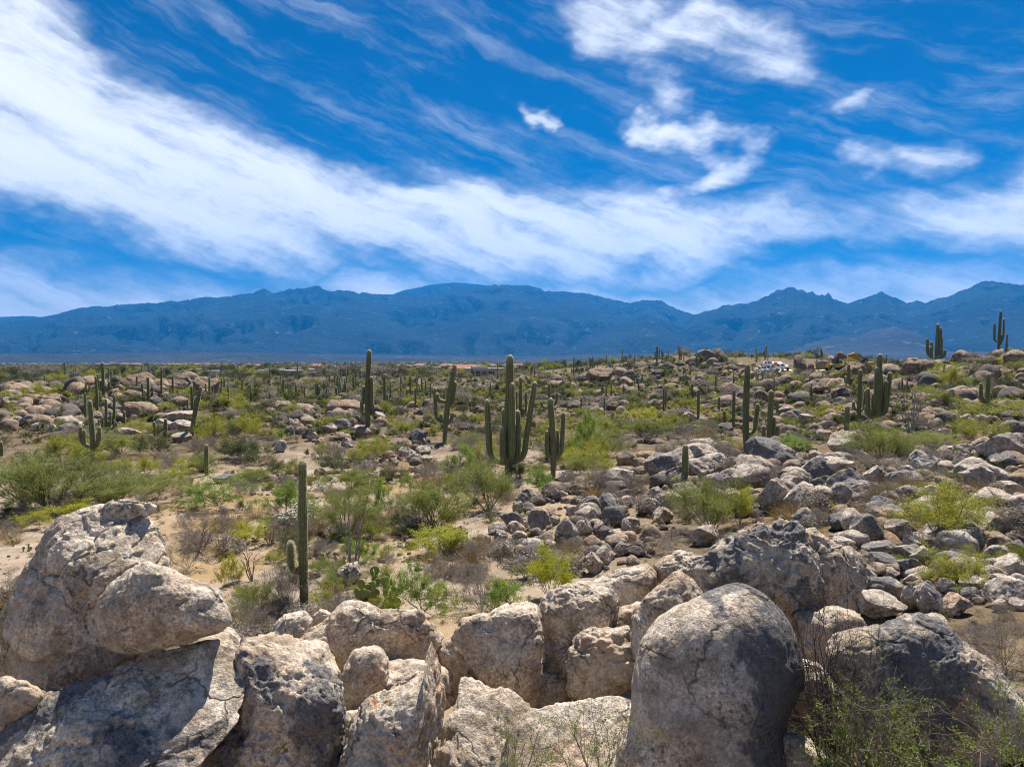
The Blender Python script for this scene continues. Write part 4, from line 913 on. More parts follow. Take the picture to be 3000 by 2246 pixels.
def scatter(name, pts, protos, label, seed=1):
    """one object of stuff: points with rotation, scale and proto index, instanced by geometry nodes"""
    A = np.array(pts, float); N_ = len(A); rng = np.random.default_rng(seed)
    me = bpy.data.meshes.new(name); me.vertices.add(N_); me.vertices.foreach_set('co', A[:, :3].astype(np.float32).ravel())
    for nm, val in (('scl', A[:, 3:6]), ('rot', A[:, 6:9])):
        at = me.attributes.new(nm, 'FLOAT_VECTOR', 'POINT'); at.data.foreach_set('vector', val.astype(np.float32).ravel())
    at = me.attributes.new('idx', 'INT', 'POINT'); at.data.foreach_set('value', rng.integers(0, len(protos), N_).astype(np.int32))
    me.update(); o = ob(name, me)
    col = bpy.data.collections.new(name + '_kinds')
    for pm in protos: col.objects.link(bpy.data.objects.new(pm.name, pm))
    g = bpy.data.node_groups.new(name, 'GeometryNodeTree')
    g.interface.new_socket('Geometry', in_out='INPUT', socket_type='NodeSocketGeometry'); g.interface.new_socket('Geometry', in_out='OUTPUT', socket_type='NodeSocketGeometry')
    gi = g.nodes.new('NodeGroupInput'); go = g.nodes.new('NodeGroupOutput'); ip = g.nodes.new('GeometryNodeInstanceOnPoints'); ci = g.nodes.new('GeometryNodeCollectionInfo')
    ci.inputs['Collection'].default_value = col; ci.inputs['Separate Children'].default_value = True; ci.inputs['Reset Children'].default_value = True
    def na(n_, ty):
        a = g.nodes.new('GeometryNodeInputNamedAttribute'); a.data_type = ty; a.inputs[0].default_value = n_; return a.outputs[0]
    e2r = g.nodes.new('FunctionNodeEulerToRotation'); g.links.new(na('rot', 'FLOAT_VECTOR'), e2r.inputs[0])
    g.links.new(gi.outputs[0], ip.inputs['Points']); g.links.new(ci.outputs[0], ip.inputs['Instance']); ip.inputs['Pick Instance'].default_value = True
    g.links.new(na('idx', 'INT'), ip.inputs['Instance Index']); g.links.new(e2r.outputs[0], ip.inputs['Rotation']); g.links.new(na('scl', 'FLOAT_VECTOR'), ip.inputs['Scale'])
    g.links.new(ip.outputs[0], go.inputs[0])
    md = o.modifiers.new('scatter', 'NODES'); md.node_group = g
    return tag(o, label, 'stuff' if False else None, kind='stuff')

PEB = [rock_mesh(400 + i, 3, _sq[i % 7], M_PEB, 7, 'loose_rock') for i in range(6)]
# gravel and fist sized stones over the near ground
rg = np.random.default_rng(31)
for _ in range(2600):
    py = rg.uniform(1200, 1800); px = rg.uniform(-100, 3100); h_ = hit(px, py) if rg.random() < .62 else None
    if h_ is None or h_[1] > 120 or h_[1] < 12: continue
    p, t = h_; dn = perlin(np.array([[p[0] * .25, p[1] * .25, 2.0]]), 44)[0]
    if dn < -.05 + (0.1 if px < 1400 else -.25): continue
    w = t / F * 3 * (14 / 3) ** (rg.random() ** 2); small.append((p[0], p[1], p[2] - .25 * w, w, w * rg.uniform(.7, 1), w * rg.uniform(.45, .8), 0, 0, rg.uniform(0, 6.28)))
scatter('loose_rocks', small, PEB, 'countless small granite rocks strewn over the slopes')

# ------------------------------------------------------------------ saguaros
def sweep_cactus(path, rad, nrib=13, per=2, tip=True, base_r=None, cork=0.0):
    """ribbed column along a path; returns V, quads, tris, attributes"""
    P_ = np.array(path, float); n = nrib * per
    T_ = np.gradient(P_, axis=0); T_ /= np.linalg.norm(T_, axis=1)[:, None] + 1e-9
    u = np.cross(T_[0], [0.31, .95, 0.02]); u /= np.linalg.norm(u); V = []; rib = []
    ln = np.concatenate([[0], np.cumsum(np.linalg.norm(np.diff(P_, axis=0), axis=1))]); ck = []; tp = []
    for i in range(len(P_)):
        u = u - T_[i] * (u @ T_[i]); u /= np.linalg.norm(u); v = np.cross(T_[i], u); r = rad[i]
        an = np.arange(n) * 2 * math.pi / n; md = np.where(np.arange(n) % per == 0, 1.06, .90)
        V.append(P_[i] + r * md[:, None] * (np.cos(an)[:, None] * u + np.sin(an)[:, None] * v)); rib.append((np.arange(n) % per == 0).astype(float))
        ck.append(np.full(n, max(0, 1 - ln[i] / cork) if cork else 0.0)); tp.append(np.full(n, max(0, 1 - (ln[-1] - ln[i]) / (2.2 * max(rad)))))
    m_ = len(P_); V.append(P_[-1:] + T_[-1:] * rad[-1] * .4); V = np.concatenate(V); rib = np.concatenate(rib + [[1.0]]); ck = np.concatenate(ck + [[0.0]]); tp = np.concatenate(tp + [[1.0]])
    i, j = np.meshgrid(np.arange(m_ - 1), np.arange(n), indexing='ij'); j2 = (j + 1) % n
    q = np.stack([i * n + j, i * n + j2, (i + 1) * n + j2, (i + 1) * n + j], -1).reshape(-1, 4)
    jj = np.arange(n); tri = np.stack([(m_ - 1) * n + jj, (m_ - 1) * n + (jj + 1) % n, np.full(n, m_ * n)], 1)
    return V, q, tri, {'rib': rib, 'corky': ck, 'tipness': tp}

def dome(r0, L, n, bulge=0.0):
    """column radii over n stations: slight waist at the foot, rounded tip"""
    s = np.linspace(0, 1, n); r = r0 * (0.86 + .14 * sstep(0, .3, s)) * (1 + bulge * np.sin(s * math.pi) * .08) * (1 - .10 * sstep(.55, 1, s))
    d = (1 - s) * L; k = np.clip(d / (r0 * 1.1), 0, 1); r = r * (1 + .045 * np.sin(s * 23 + L * 9) + .03 * np.sin(s * 51 + L * 4)); return r * np.sqrt(np.clip(1 - (1 - k) ** 2, .02, 1))

def stations(L, r, n):
    """more stations near the tip"""
    a = np.linspace(0, 1 - 1.2 * r / L, n - 5) if L > 2.5 * r else np.linspace(0, .5, n - 5)
    return np.concatenate([a, np.linspace(a[-1], 1, 6)[1:]])

def column(pts_fn, L, r, n, nrib, cork=0.0):
    s = stations(L, r, n); P_ = np.array([pts_fn(x) for x in s])
    R_ = np.interp(s, np.linspace(0, 1, 400), dome(r, L, 400, 1)); return sweep_cactus(P_, R_, nrib, 2, cork=cork)

def spine_mesh(V, q, rng, n, ln):
    """loose spines standing off the ribs"""
    f = V[q[rng.integers(0, len(q), n)]]; w = rng.dirichlet([1, 1, 1, 1], n)[:, :, None]; p = (f * w).sum(1)
    nr = np.cross(f[:, 1] - f[:, 0], f[:, 3] - f[:, 0]); nr /= np.linalg.norm(nr, axis=1)[:, None] + 1e-9
    return leaf_quads(rng, p, nr + rng.normal(0, .55, (n, 3)), ln, ln * .16)

NSAG = 0
def saguaro(label, bx, by, ty, w_px, arms=(), lean=0.0, group='saguaros', spines=0, name='saguaro_cactus', cat='cactus', maxd=300.0, nrib=13):
    """base pixel, top pixel row, trunk width px; arms: (attach row, dx px, tip row, [front/back sign], [lean px])"""
    global NSAG
    by0 = by; h_ = hit(bx, by)
    while (h_ is None or h_[1] > maxd) and by < by0 + 60: by += 2; h_ = hit(bx, by)
    if h_ is None: return None
    p, t = h_; k = t / F; H = (by - ty) * k / math.cos(PITCH); r = w_px * k * .44; NSAG += 1
    rng = np.random.default_rng(NSAG * 13 + 5)
    near = t < 45; nst = 26 if near else 16; nr = nrib if t < 100 else 8
    root = ob(name, None, loc=p - np.array([0, 0, .12])); root.empty_display_size = .3
    wob = rng.normal(0, .012 * H, 4); lx = lean * k
    def trunk(s): return (lx * s ** 1.5 + wob[0] * math.sin(s * 4) * .5, wob[1] * math.sin(s * 3) * .5, s * (H + .12))
    V, q, tri, at = column(trunk, H, r, nst, nr, cork=.16 * H)
    ob('trunk', mk('trunk', V, [q, tri], [M_SAG], attr=at), root); allV = [(V, q)]
    for a in arms:
        ay, dx, ty2 = a[:3]; sgn = a[3] if len(a) > 3 else (1 if rng.random() < .5 else -1); al = a[4] * k if len(a) > 4 else 0.0
        za = (by - ay) * k; zt = (by - ty2) * k; X = dx * k; sa = min(1, za / H); bx_, by_, _ = trunk(sa)
        X = X - lx * sa ** 1.5; Rm = 2.05 * r; Y = sgn * math.sqrt(max(0, Rm * Rm - X * X)) if abs(X) < Rm else sgn * .22 * abs(X)
        ra = r * rng.uniform(.70, .82); up = zt - za; Rr = math.hypot(X, Y); bend = min(.55 * up, 1.0 * Rr)
        B = [np.array([bx_, by_, za]), np.array([bx_ + X * .75, by_ + Y * .75, za - .02 * H]), np.array([bx_ + X * 1.0, by_ + Y * 1.0, za + bend * .35]), np.array([bx_ + X, by_ + Y, za + bend])]
        end = np.array([bx_ + X + al, by_ + Y, zt]); L1 = np.linalg.norm(B[3] - B[0]) * 1.15; L2 = max(.05, np.linalg.norm(end - B[3])); L = L1 + L2
        def arm(s):
            d = s * L
            if d < L1:
                x = d / L1; return (1 - x) ** 3 * B[0] + 3 * x * (1 - x) ** 2 * B[1] + 3 * x * x * (1 - x) * B[2] + x ** 3 * B[3]
            x = (d - L1) / L2; return B[3] + (end - B[3]) * x
        V, q, tri, at = column(arm, L, ra, nst, max(8, nr - 3) if nr > 8 else 7)
        ob('arm', mk('arm', V, [q, tri], [M_SAG], attr=at), root); allV.append((V, q))
    if spines:
        VV, FF, n0 = [], [], 0
        for (V, q) in allV:
            v, f = spine_mesh(V, q, rng, spines, max(.05, 2.2 * k)); VV.append(v); FF.append(f + n0); n0 += len(v)
        ob('spines', mk('spines', np.concatenate(VV), np.concatenate(FF), [M_SPINE]), root)
    tag(root, label, cat, group)
    return root

G1 = 'tall saguaros of the desert flat'; G2 = 'short saguaro stubs'; G3 = 'saguaros of the low ridge'; G4 = 'saguaros on the slope'
saguaro('lone slender saguaro with one short upturned double arm, nearest of all', 893, 1798, 1345, 27, [(1652, -36, 1580, 1), (1655, -34, 1566, -1)], -2, G1, 1500)
saguaro('huge candelabra saguaro with two long outer arms and a sheaf of inner arms', 1490, 1402, 1039, 26, [(1348, -57, 1163, 1, -6), (1345, 50, 1112, 1, 28), (1350, -12, 1190, 1), (1348, 9, 1191, 1), (1346, 26, 1194, 1), (1340, -16, 1240, -1), (1335, 11, 1113, -1)], 4, G1, 900)
saguaro('narrow saguaro with arms held close, just right of the huge candelabra saguaro', 1620, 1397, 1165, 19, [(1330, 24, 1200, 1, 5), (1330, 10, 1252, 1), (1328, -12, 1242, 1), (1330, -20, 1253, -1)], -6, G1, 500)
saguaro('thin armed saguaro standing behind the narrow saguaro with close arms', 1609, 1238, 1122, 10, [(1190, -22, 1172), (1185, 22, 1145), (1190, 10, 1150)], 0, G1)
saguaro('three pronged saguaro showing behind the huge candelabra saguaro', 1525, 1264, 1104, 10, [(1205, -12, 1140), (1208, 16, 1143), (1215, 8, 1190)], 0, G1)
saguaro('tall dark saguaro with upright arms rising from the boulder mound', 1079, 1276, 1024, 16, [(1208, 13, 1115, 1), (1208, -17, 1167, 1), (1175, -12, 1125, 1), (1210, 7, 1134, 1), (1190, 14, 1098, -1)], 3, G1, 400)
saguaro('leaning saguaro with crooked drooping arms left of the huge candelabra saguaro', 1303, 1296, 1067, 16, [(1230, -26, 1130, 1, -2), (1180, 24, 1112, 1, 8), (1228, 22, 1203, 1, 5), (1225, -10, 1205, 1), (1170, -20, 1145, -1), (1180, 16, 1165, 1)], 30, G1, 400)
saguaro('saguaro with paired arms growing out of a bush at the left', 273, 1366, 1171, 15, [(1300, -42, 1242, 1), (1305, -30, 1252, 1), (1300, 13, 1259, 1), (1290, 22, 1242, -1)], -5, G1, 400)
for (lab, bx, by, ty, w, arms, lean) in [
    ('straight single saguaro column right of the bushy left saguaro', 337, 1262, 1157, 8, [], 0),
    ('short straight saguaro beside the flat overhanging slab', 364, 1260, 1203, 8, [], 1),
    ('single saguaro pole left of the bushy left saguaro', 251, 1233, 1148, 7, [], 0),
    ('tall bare saguaro pole behind the bushy left saguaro', 284, 1222, 1101, 8, [], 0),
    ('many armed saguaro sticking up above the boulder ridge', 303, 1178, 1061, 9, [(1140, -18, 1092), (1140, 20, 1112), (1145, 9, 1125), (1135, -9, 1110)], 0),
    ('low clump saguaro with many short arms behind the bushy left saguaro', 312, 1268, 1168, 8, [(1250, -20, 1222), (1248, 14, 1200), (1252, 20, 1226), (1252, -10, 1216), (1250, 8, 1228), (1255, 26, 1232)], 0),
    ('leaning clubbed saguaro beside the cracked pale slab outcrop', 562, 1284, 1131, 14, [(1245, 20, 1226, 1, 4)], 30),
    ('branched saguaro standing behind the leaning clubbed saguaro', 563, 1222, 1129, 8, [(1195, -15, 1165), (1190, 13, 1158), (1195, 7, 1165)], 0),
    ('two pronged saguaro on the low ridge near the layered outcrop', 434, 1185, 1103, 8, [(1165, -18, 1118, 1, -2), (1160, 11, 1128)], 1),
    ('slim saguaro before the layered outcrop capstone', 402, 1150, 1100, 6, [], 0),
    ('tall thin saguaro before the middle of the layered outcrop', 474, 1167, 1075, 6, [], 0),
    ('saguaro with low side arms before the layered outcrop', 507, 1177, 1099, 6, [(1155, -7, 1130), (1158, 12, 1138)], 0),
    ('plain saguaro at the end of the layered outcrop', 577, 1155, 1099, 6, [], 0),
    ('forked saguaro beyond the layered outcrop', 615, 1175, 1102, 7, [(1150, -10, 1120), (1152, 8, 1125)], 0)]:
    saguaro(lab, bx, by, ty, w, arms, lean, G3)
for (lab, bx, by, ty, w, arms) in [
    ('thick saguaro stub on the sand behind the round green tree', 606, 1391, 1301, 13, []), ('dark saguaro stub before the cracked pale slab outcrop', 486, 1290, 1225, 11, []), ('small saguaro stub left of the dark stub by the pale slab', 453, 1277, 1235, 7, []),
    ('stubby saguaro standing on top of the boulder mound', 985, 1183, 1131, 9, []), ('golden tipped saguaro stub amid the white outcrop rocks', 2007, 1420, 1301, 20, []), ('young dark saguaro stub right of the candelabra on the white boulder', 2308, 1318, 1262, 12, []),
    ('round topped saguaro stub on the slope above the yellow green palo verde', 2795, 1289, 1211, 14, []), ('squat barrel cactus beside the white rocks near the frame edge', 2905, 1296, 1265, 18, []), ('tiny barrel cactus among dry grass on the slope', 2651, 1302, 1279, 10, []),
    ('leaning saguaro stub cut by the frame edge beside the green thicket', 4, 1336, 1291, 11, [])]:
    saguaro(lab, bx, by, ty, w, arms, 0, G2, 250 if w > 10 else 0, name='barrel_cactus' if 'barrel' in lab else 'saguaro_cactus')
for (lab, bx, by, ty, w, arms, lean) in [
    ('tall saguaro with a single upturned arm on its outer side', 2187, 1325, 1066, 19, [(1264, 30, 1176, 1, 6)], -2),
    ('four armed candelabra saguaro behind the huge white boulder', 2253, 1308, 1142, 16, [(1290, -15, 1241, 1), (1290, 14, 1214, 1), (1288, 25, 1239, 1, 3)], 4),
    ('dark saguaro column beside the brown rock stack', 2045, 1236, 1140, 9, [], 1), ('saguaro with a tiny side arm left of the single armed one', 2149, 1252, 1141, 9, [(1205, -10, 1198, 1, -3)], 0),
    ('short saguaro left of the tiny armed one', 2122, 1246, 1202, 9, [], 0), ('short black saguaro above the brown rock stack', 2106, 1203, 1163, 8, [], 0),
    ('pair stemmed black saguaro in the middle of the hill', 1944, 1204, 1134, 7, [(1195, 7, 1134, 1)], 0), ('cup shaped saguaro with raised arms on the hill', 2027, 1182, 1122, 7, [(1160, -13, 1148), (1155, 13, 1142), (1158, 6, 1140)], 0),
    ('single saguaro above the bright green thicket', 1771, 1216, 1161, 6, [], 0), ('small forked saguaro beside the rocky hill foot', 1703, 1216, 1163, 6, [(1205, -9, 1182)], 0),
    ('dark stub saguaro right of the candelabra on the slope', 2277, 1219, 1170, 7, [], 0), ('pitchfork saguaro on the skyline of the hill', 1924, 1080, 1012, 5, [(1050, -5, 1026), (1045, 7, 1022)], 2),
    ('lone saguaro with a low arm on the hill shoulder', 1681, 1109, 1044, 4, [(1068, -7, 1062), (1066, 5, 1058)], 0), ('slim saguaro on the slope near the dirt road', 2097, 1146, 1098, 5, [], 0),
    ('saguaro with two short arms left of the pair of slope giants', 2485, 1146, 1066, 10, [(1120, 9, 1103, 1), (1120, -6, 1098)], 0),
    ('saguaro with open arms left of the many stemmed giant', 2516, 1245, 1081, 12, [(1195, -15, 1170, 1), (1197, 17, 1136, 1, 5)], 2),
    ('many stemmed giant saguaro dominating the slope', 2571, 1262, 1036, 18, [(1205, -27, 1131, 1), (1200, -11, 1070, -1), (1205, 13, 1089, 1), (1210, 28, 1085, 1, 9), (1205, 19, 1108, -1), (1215, -30, 1180, 1), (1210, -4, 1146, 1)], 2),
    ('thick single saguaro left of the many stemmed giant', 2479, 1318, 1187, 15, [], 1),
    ('many armed saguaro towering on the skyline ridge', 2742, 1073, 948, 11, [(1045, -24, 989, 1), (1048, -13, 999, 1), (1045, 17, 985, 1), (1046, 12, 1014, -1), (1050, -19, 1012, -1), (1046, 22, 1022, -1), (1040, 6, 958, -1)], 3),
    ('trident saguaro highest on the skyline at the frame edge', 2926, 1021, 911, 8, [(998, -12, 944, 1), (996, 15, 932, 1), (1005, 9, 977, 1)], 1),
    ('plain saguaro post right of the skyline trident', 2948, 1021, 977, 6, [], 0),
    ('saguaro with one bent arm on the slope near the frame edge', 2889, 1224, 1093, 13, [(1172, -18, 1147, 1), (1165, -22, 1115, -1)], 3)]:
    saguaro(lab, bx, by, ty, w, arms, lean, G4, 300 if w > 11 else 0)
for (lab, bx, by, ty, w, arms) in [
    ('slim saguaro left of the cluster in the flat', 658, 1161, 1108, 5, []), ('slender saguaro beside the sandy path', 710, 1161, 1108, 5, []), ('saguaro pole with a clump at its foot past the sandy path', 832, 1186, 1108, 5, [(1175, -8, 1150), (1175, 9, 1146), (1178, 15, 1150), (1178, -14, 1156)]),
    ('saguaro with stub arms right of the mound saguaro', 1127, 1195, 1095, 8, [(1180, -7, 1170), (1180, 9, 1151), (1185, 17, 1165)]), ('first tall saguaro of the dense stand past the mound', 1175, 1177, 1099, 5, [(1165, -7, 1138)]),
    ('tallest forked saguaro in the dense stand past the mound', 1202, 1179, 1101, 6, [(1165, -10, 1136), (1165, 7, 1140)]), ('leaning saguaro at the end of the dense stand', 1216, 1202, 1135, 6, [(1190, 6, 1180)]), ('thin saguaro behind the leaning crooked saguaro', 1260, 1190, 1120, 4, []),
    ('short saguaro post below the far rocks', 1378, 1206, 1174, 5, []), ('saguaro post on the hill foot right of the far rocks', 1436, 1160, 1116, 4, [])]:
    saguaro(lab, bx, by, ty, w, arms, 2 if 'leaning' in lab else 0, G1)

# distant saguaros: slim posts on the flat and the hills, a few of them armed
def small_sag(seed):
    rng = np.random.default_rng(seed); VV, Q, T3, ats, n0 = [], [], [], {'rib': [], 'corky': [], 'tipness': []}, 0
    cols = [(lambda s: (0, 0, s), 1.0, .035)]
    for a in range([0, 0, 2, 1, 3, 0][seed % 6]):
        an = rng.uniform(0, 6.28); za = rng.uniform(.3, .5); zt = rng.uniform(.6, .85); R_ = rng.uniform(.07, .13); dx, dy = math.cos(an) * R_, math.sin(an) * R_
        cols.append((lambda s, za=za, zt=zt, dx=dx, dy=dy: (dx * min(1, s * 2.5), dy * min(1, s * 2.5), za + (zt - za) * max(0, (s - .25) / .75)), zt - za + R_, .026))
    for fn, L, r in cols:
        V, q, tri, at = column(fn, L, r, 10, 6); VV.append(V); Q.append(q + n0); T3.append(tri + n0); n0 += len(V)
        for k_ in ats: ats[k_].append(at[k_])
    return mk('saguaro_cactus', np.concatenate(VV), [np.concatenate(Q), np.concatenate(T3)], [M_SAG], attr={k_: np.concatenate(v) for k_, v in ats.items()})
SSAG = [small_sag(i) for i in range(6)]
rs = np.random.default_rng(55)
SZ = [([(620, 1150), (1250, 1150), (1250, 1190), (620, 1180)], 46, (34, 70), 'slim distant saguaro in the stand on the flat beyond the mound', 'distant saguaros of the flat'),
      ([(640, 1105), (1620, 1100), (1650, 1125), (640, 1145)], 34, (24, 48), 'distant saguaro on the flat before the far houses', 'distant saguaros before the houses'),
      ([(1640, 1100), (1800, 1068), (2060, 1050), (2130, 1080), (1950, 1150), (1700, 1190)], 50, (20, 48), 'distant saguaro on the rocky hill below the skyline', 'distant saguaros of the hill'),
      ([(1640, 1078), (1880, 1046), (2120, 1034), (2420, 1044), (2440, 1066), (2120, 1058), (1900, 1066)], 48, (16, 44), 'distant saguaro on the skyline behind the dirt road', 'skyline saguaros of the road hill'),
      ([(2380, 1090), (2700, 1078), (2720, 1095), (2400, 1120)], 22, (22, 50), 'distant saguaro below the yellow machines', 'saguaros below the machines'),
      ([(120, 1110), (620, 1100), (640, 1150), (130, 1150)], 20, (26, 60), 'thin saguaro on the boulder ridge before the tiled houses', 'thin saguaros of the boulder ridge'),
      ([(2080, 1130), (2450, 1110), (2900, 1090), (2900, 1180), (2400, 1210), (2080, 1200)], 16, (30, 62), 'slim saguaro on the slope', 'slim saguaros of the slope')]
for (poly, n, (a, b), lab, grp) in SZ:
    for (x, y) in poly_pts(poly, n, rs):
        h_ = hit(x, y)
        if h_ is None or h_[1] > 520: continue
        p, t = h_; H = min(7.5, rs.uniform(a, b) * t / F); s_ = H
        k_s = int(rs.integers(6)); o = ob('saguaro_cactus', SSAG[k_s], loc=(p[0], p[1], p[2] - .1), rot=(rs.normal(0, .03), rs.normal(0, .03), rs.uniform(0, 6.28)), scl=(s_ * rs.uniform(.8, 1.3), s_ * rs.uniform(.8, 1.3), s_))
        tag(o, describe(('tall slim' if H * F / t > 46 else ('slim' if H * F / t > 30 else 'tiny')) + (' branched' if k_s in (2, 3, 4) else '') + ' distant saguaro', x, y), 'cactus', grp)

# ------------------------------------------------------------------ shrubs and trees
def grow(rng, stems, tilt, nseg, kids, ratio, ang, levels, curl, up, r0, start=1, base=.04):
    segs, tips = [], []
    def br(p, d, l, r, lev):
        ns = nseg[lev]
        for i in range(ns):
            d = d + rng.normal(0, curl, 3) + np.array([0, 0, up]); d /= np.linalg.norm(d)
            q = p + d * l / ns; r1 = r * (1 - .5 / ns); segs.append((p, q, r, r1)); r = r1
            if lev == levels: tips.append((p, q))
            elif i >= start:
                for _ in range(kids[lev]):
                    e = rng.normal(size=3); e -= d * (e @ d); e /= np.linalg.norm(e); a = math.radians(rng.uniform(*ang))
                    br(q, d * math.cos(a) + e * math.sin(a), l * ratio * rng.uniform(.6, 1.15), r * .62, lev + 1)
            p = q
    for _ in range(stems):
        az = rng.uniform(0, 6.28); ti = math.radians(rng.uniform(*tilt)); d = np.array([math.cos(az) * math.sin(ti), math.sin(az) * math.sin(ti), math.cos(ti)])
        br(np.array([math.cos(az) * base * rng.random(), math.sin(az) * base * rng.random(), 0]), d, rng.uniform(.75, 1.1), r0, 0)
    return segs, tips

def leaves_on(rng, tips, n, ln, wd, spread, outward=.6):
    T0 = np.array([a for a, b in tips]); T1 = np.array([b for a, b in tips]); i = rng.integers(0, len(tips), n); f = rng.random((n, 1))
    p = T0[i] + (T1[i] - T0[i]) * f + rng.normal(0, spread, (n, 3)); d = (T1[i] - T0[i]); d = d / (np.linalg.norm(d, axis=1)[:, None] + 1e-9) * outward + rng.normal(0, .8, (n, 3))
    return leaf_quads(rng, p, d, ln, wd)

def unit(arrs, pc=1.0):
    A = np.concatenate(arrs); lo = np.percentile(A, pc, 0); hi = np.percentile(A, 100 - pc, 0); w = max(hi[0] - lo[0], hi[1] - lo[1]); c = np.array([(hi[0] + lo[0]) / 2, (hi[1] + lo[1]) / 2, 0])
    return [(a - c) / np.array([w, w, hi[2]]) for a in arrs]

KIND = {}
def clump_leaves(rng, tips, n, ln, wd, ncl, cr, strokes=False):
    """leaf clouds round some of the twig ends; strokes makes them fine wands pointing away from the foot"""
    T1 = np.array([b for a, b in tips]); hi = T1[:, 2].max(); T1 = T1[T1[:, 2] > .22 * hi]; c = T1[rng.integers(0, len(T1), ncl)]; s_ = rng.uniform(.6, 1.35, (ncl, 1)) * cr
    i = rng.integers(0, ncl, n); p = c[i] + rng.normal(0, 1, (n, 3)) * s_[i] * np.array([1, 1, .75]); p[:, 2] = np.abs(p[:, 2])
    d = (p / (np.linalg.norm(p, axis=1)[:, None] + 1e-6) + rng.normal(0, .28, (n, 3))) if strokes else rng.normal(size=(n, 3)) + (p - c[i]) * 2
    return leaf_quads(rng, p, d, ln, wd)

WHOLE = {'dry_bush', 'straw_grass', 'scrub', 'scrub_green', 'scrub_dry', 'chain_cholla'}
def plant_kind(key, variants, wood, leaf, gargs, nleaf, ln, wd, spread, tubes_n=3, outward=.6, clump=None):
    out = []
    for v in range(variants):
        rng = np.random.default_rng(hash(key) % 1 + sum(map(ord, key)) * 7 + v * 31)
        segs, tips = grow(rng, **gargs); V, q = tubes(segs, tubes_n)
        if nleaf:
            lv, lf = leaves_on(rng, tips, nleaf, ln, wd, spread, outward)
            if clump:
                cv, cf = clump_leaves(rng, tips, *clump); lf = np.concatenate([lf, cf + len(lv)]); lv = np.concatenate([lv, cv])
            V, lv = unit([V, lv], 2.0)
            whole = mk(key, np.concatenate([V, lv]), np.concatenate([q, lf + len(V)]), [wood, leaf], False, np.concatenate([np.zeros(len(q)), np.ones(len(lf))])) if key in WHOLE else None
            out.append((mk('stems', V, q, [wood]), mk('foliage', lv, lf, [leaf], False), whole) if not key.startswith('scrub') else (None, None, whole))
        else:
            V, = unit([V]); m_ = mk('stems', V, q, [wood]); out.append((m_, None, m_))
    KIND[key] = out
bushy = dict(stems=9, tilt=(8, 62), nseg=(4, 3, 3), kids=(2, 2), ratio=.52, ang=(20, 50), levels=2, curl=.16, up=.05, r0=.016)
plant_kind('palo_verde_bush', 4, W_PALO, L_PALO, bushy, 6000, .045, .016, .030, clump=(8000, .05, .014, 70, .11))
plant_kind('broom_bush', 3, W_PALO, L_GREY, dict(stems=16, tilt=(4, 52), nseg=(4, 3, 2), kids=(2, 2), ratio=.5, ang=(10, 28), levels=2, curl=.10, up=.10, r0=.012), 6000, .06, .011, .024, 3, 1.6, clump=(8500, .13, .0075, 80, .10, True))
plant_kind('acacia_bush', 3, W_DARK, L_BRIGHT, dict(stems=5, tilt=(15, 55), nseg=(4, 3, 3), kids=(2, 3), ratio=.55, ang=(25, 60), levels=2, curl=.18, up=.03, r0=.02), 6000, .045, .020, .034, clump=(6500, .045, .018, 46, .11))
plant_kind('yellow_bush', 2, W_BROWN, L_YELLOW, dict(stems=8, tilt=(10, 60), nseg=(4, 3, 3), kids=(2, 2), ratio=.5, ang=(20, 50), levels=2, curl=.15, up=.05, r0=.014), 6000, .045, .020, .032, clump=(6500, .045, .018, 50, .10))
plant_kind('creosote_bush', 3, W_DARK, L_DARK, dict(stems=8, tilt=(8, 55), nseg=(4, 3, 3), kids=(2, 2), ratio=.5, ang=(25, 55), levels=2, curl=.17, up=.04, r0=.015), 5000, .045, .020, .034, clump=(6000, .045, .018, 46, .11))
plant_kind('dry_bush', 4, W_GREY, L_DRY, dict(stems=14, tilt=(10, 72), nseg=(4, 3, 3), kids=(2, 2), ratio=.5, ang=(18, 50), levels=2, curl=.15, up=.03, r0=.011), 5500, .05, .008, .022, 3, 1.2, clump=(5000, .10, .006, 70, .09, True))
plant_kind('staghorn_cholla', 3, W_CHOLLA, L_DARK, dict(stems=4, tilt=(5, 40), nseg=(4, 3, 3), kids=(1, 2), ratio=.6, ang=(30, 65), levels=2, curl=.16, up=.08, r0=.03), 0, 0, 0, 0, 5)
plant_kind('straw_grass', 3, L_STRAW, L_STRAW, dict(stems=150, tilt=(3, 60), nseg=(3,), kids=(), ratio=.5, ang=(0, 1), levels=0, curl=.1, up=-.06, r0=.006, base=.22), 0, 0, 0, 0, 3)
plant_kind('ocotillo', 2, W_OCO, L_GREY, dict(stems=13, tilt=(3, 26), nseg=(9,), kids=(), ratio=.5, ang=(0, 1), levels=0, curl=.035, up=.02, r0=.008), 500, .02, .01, .008, 4)

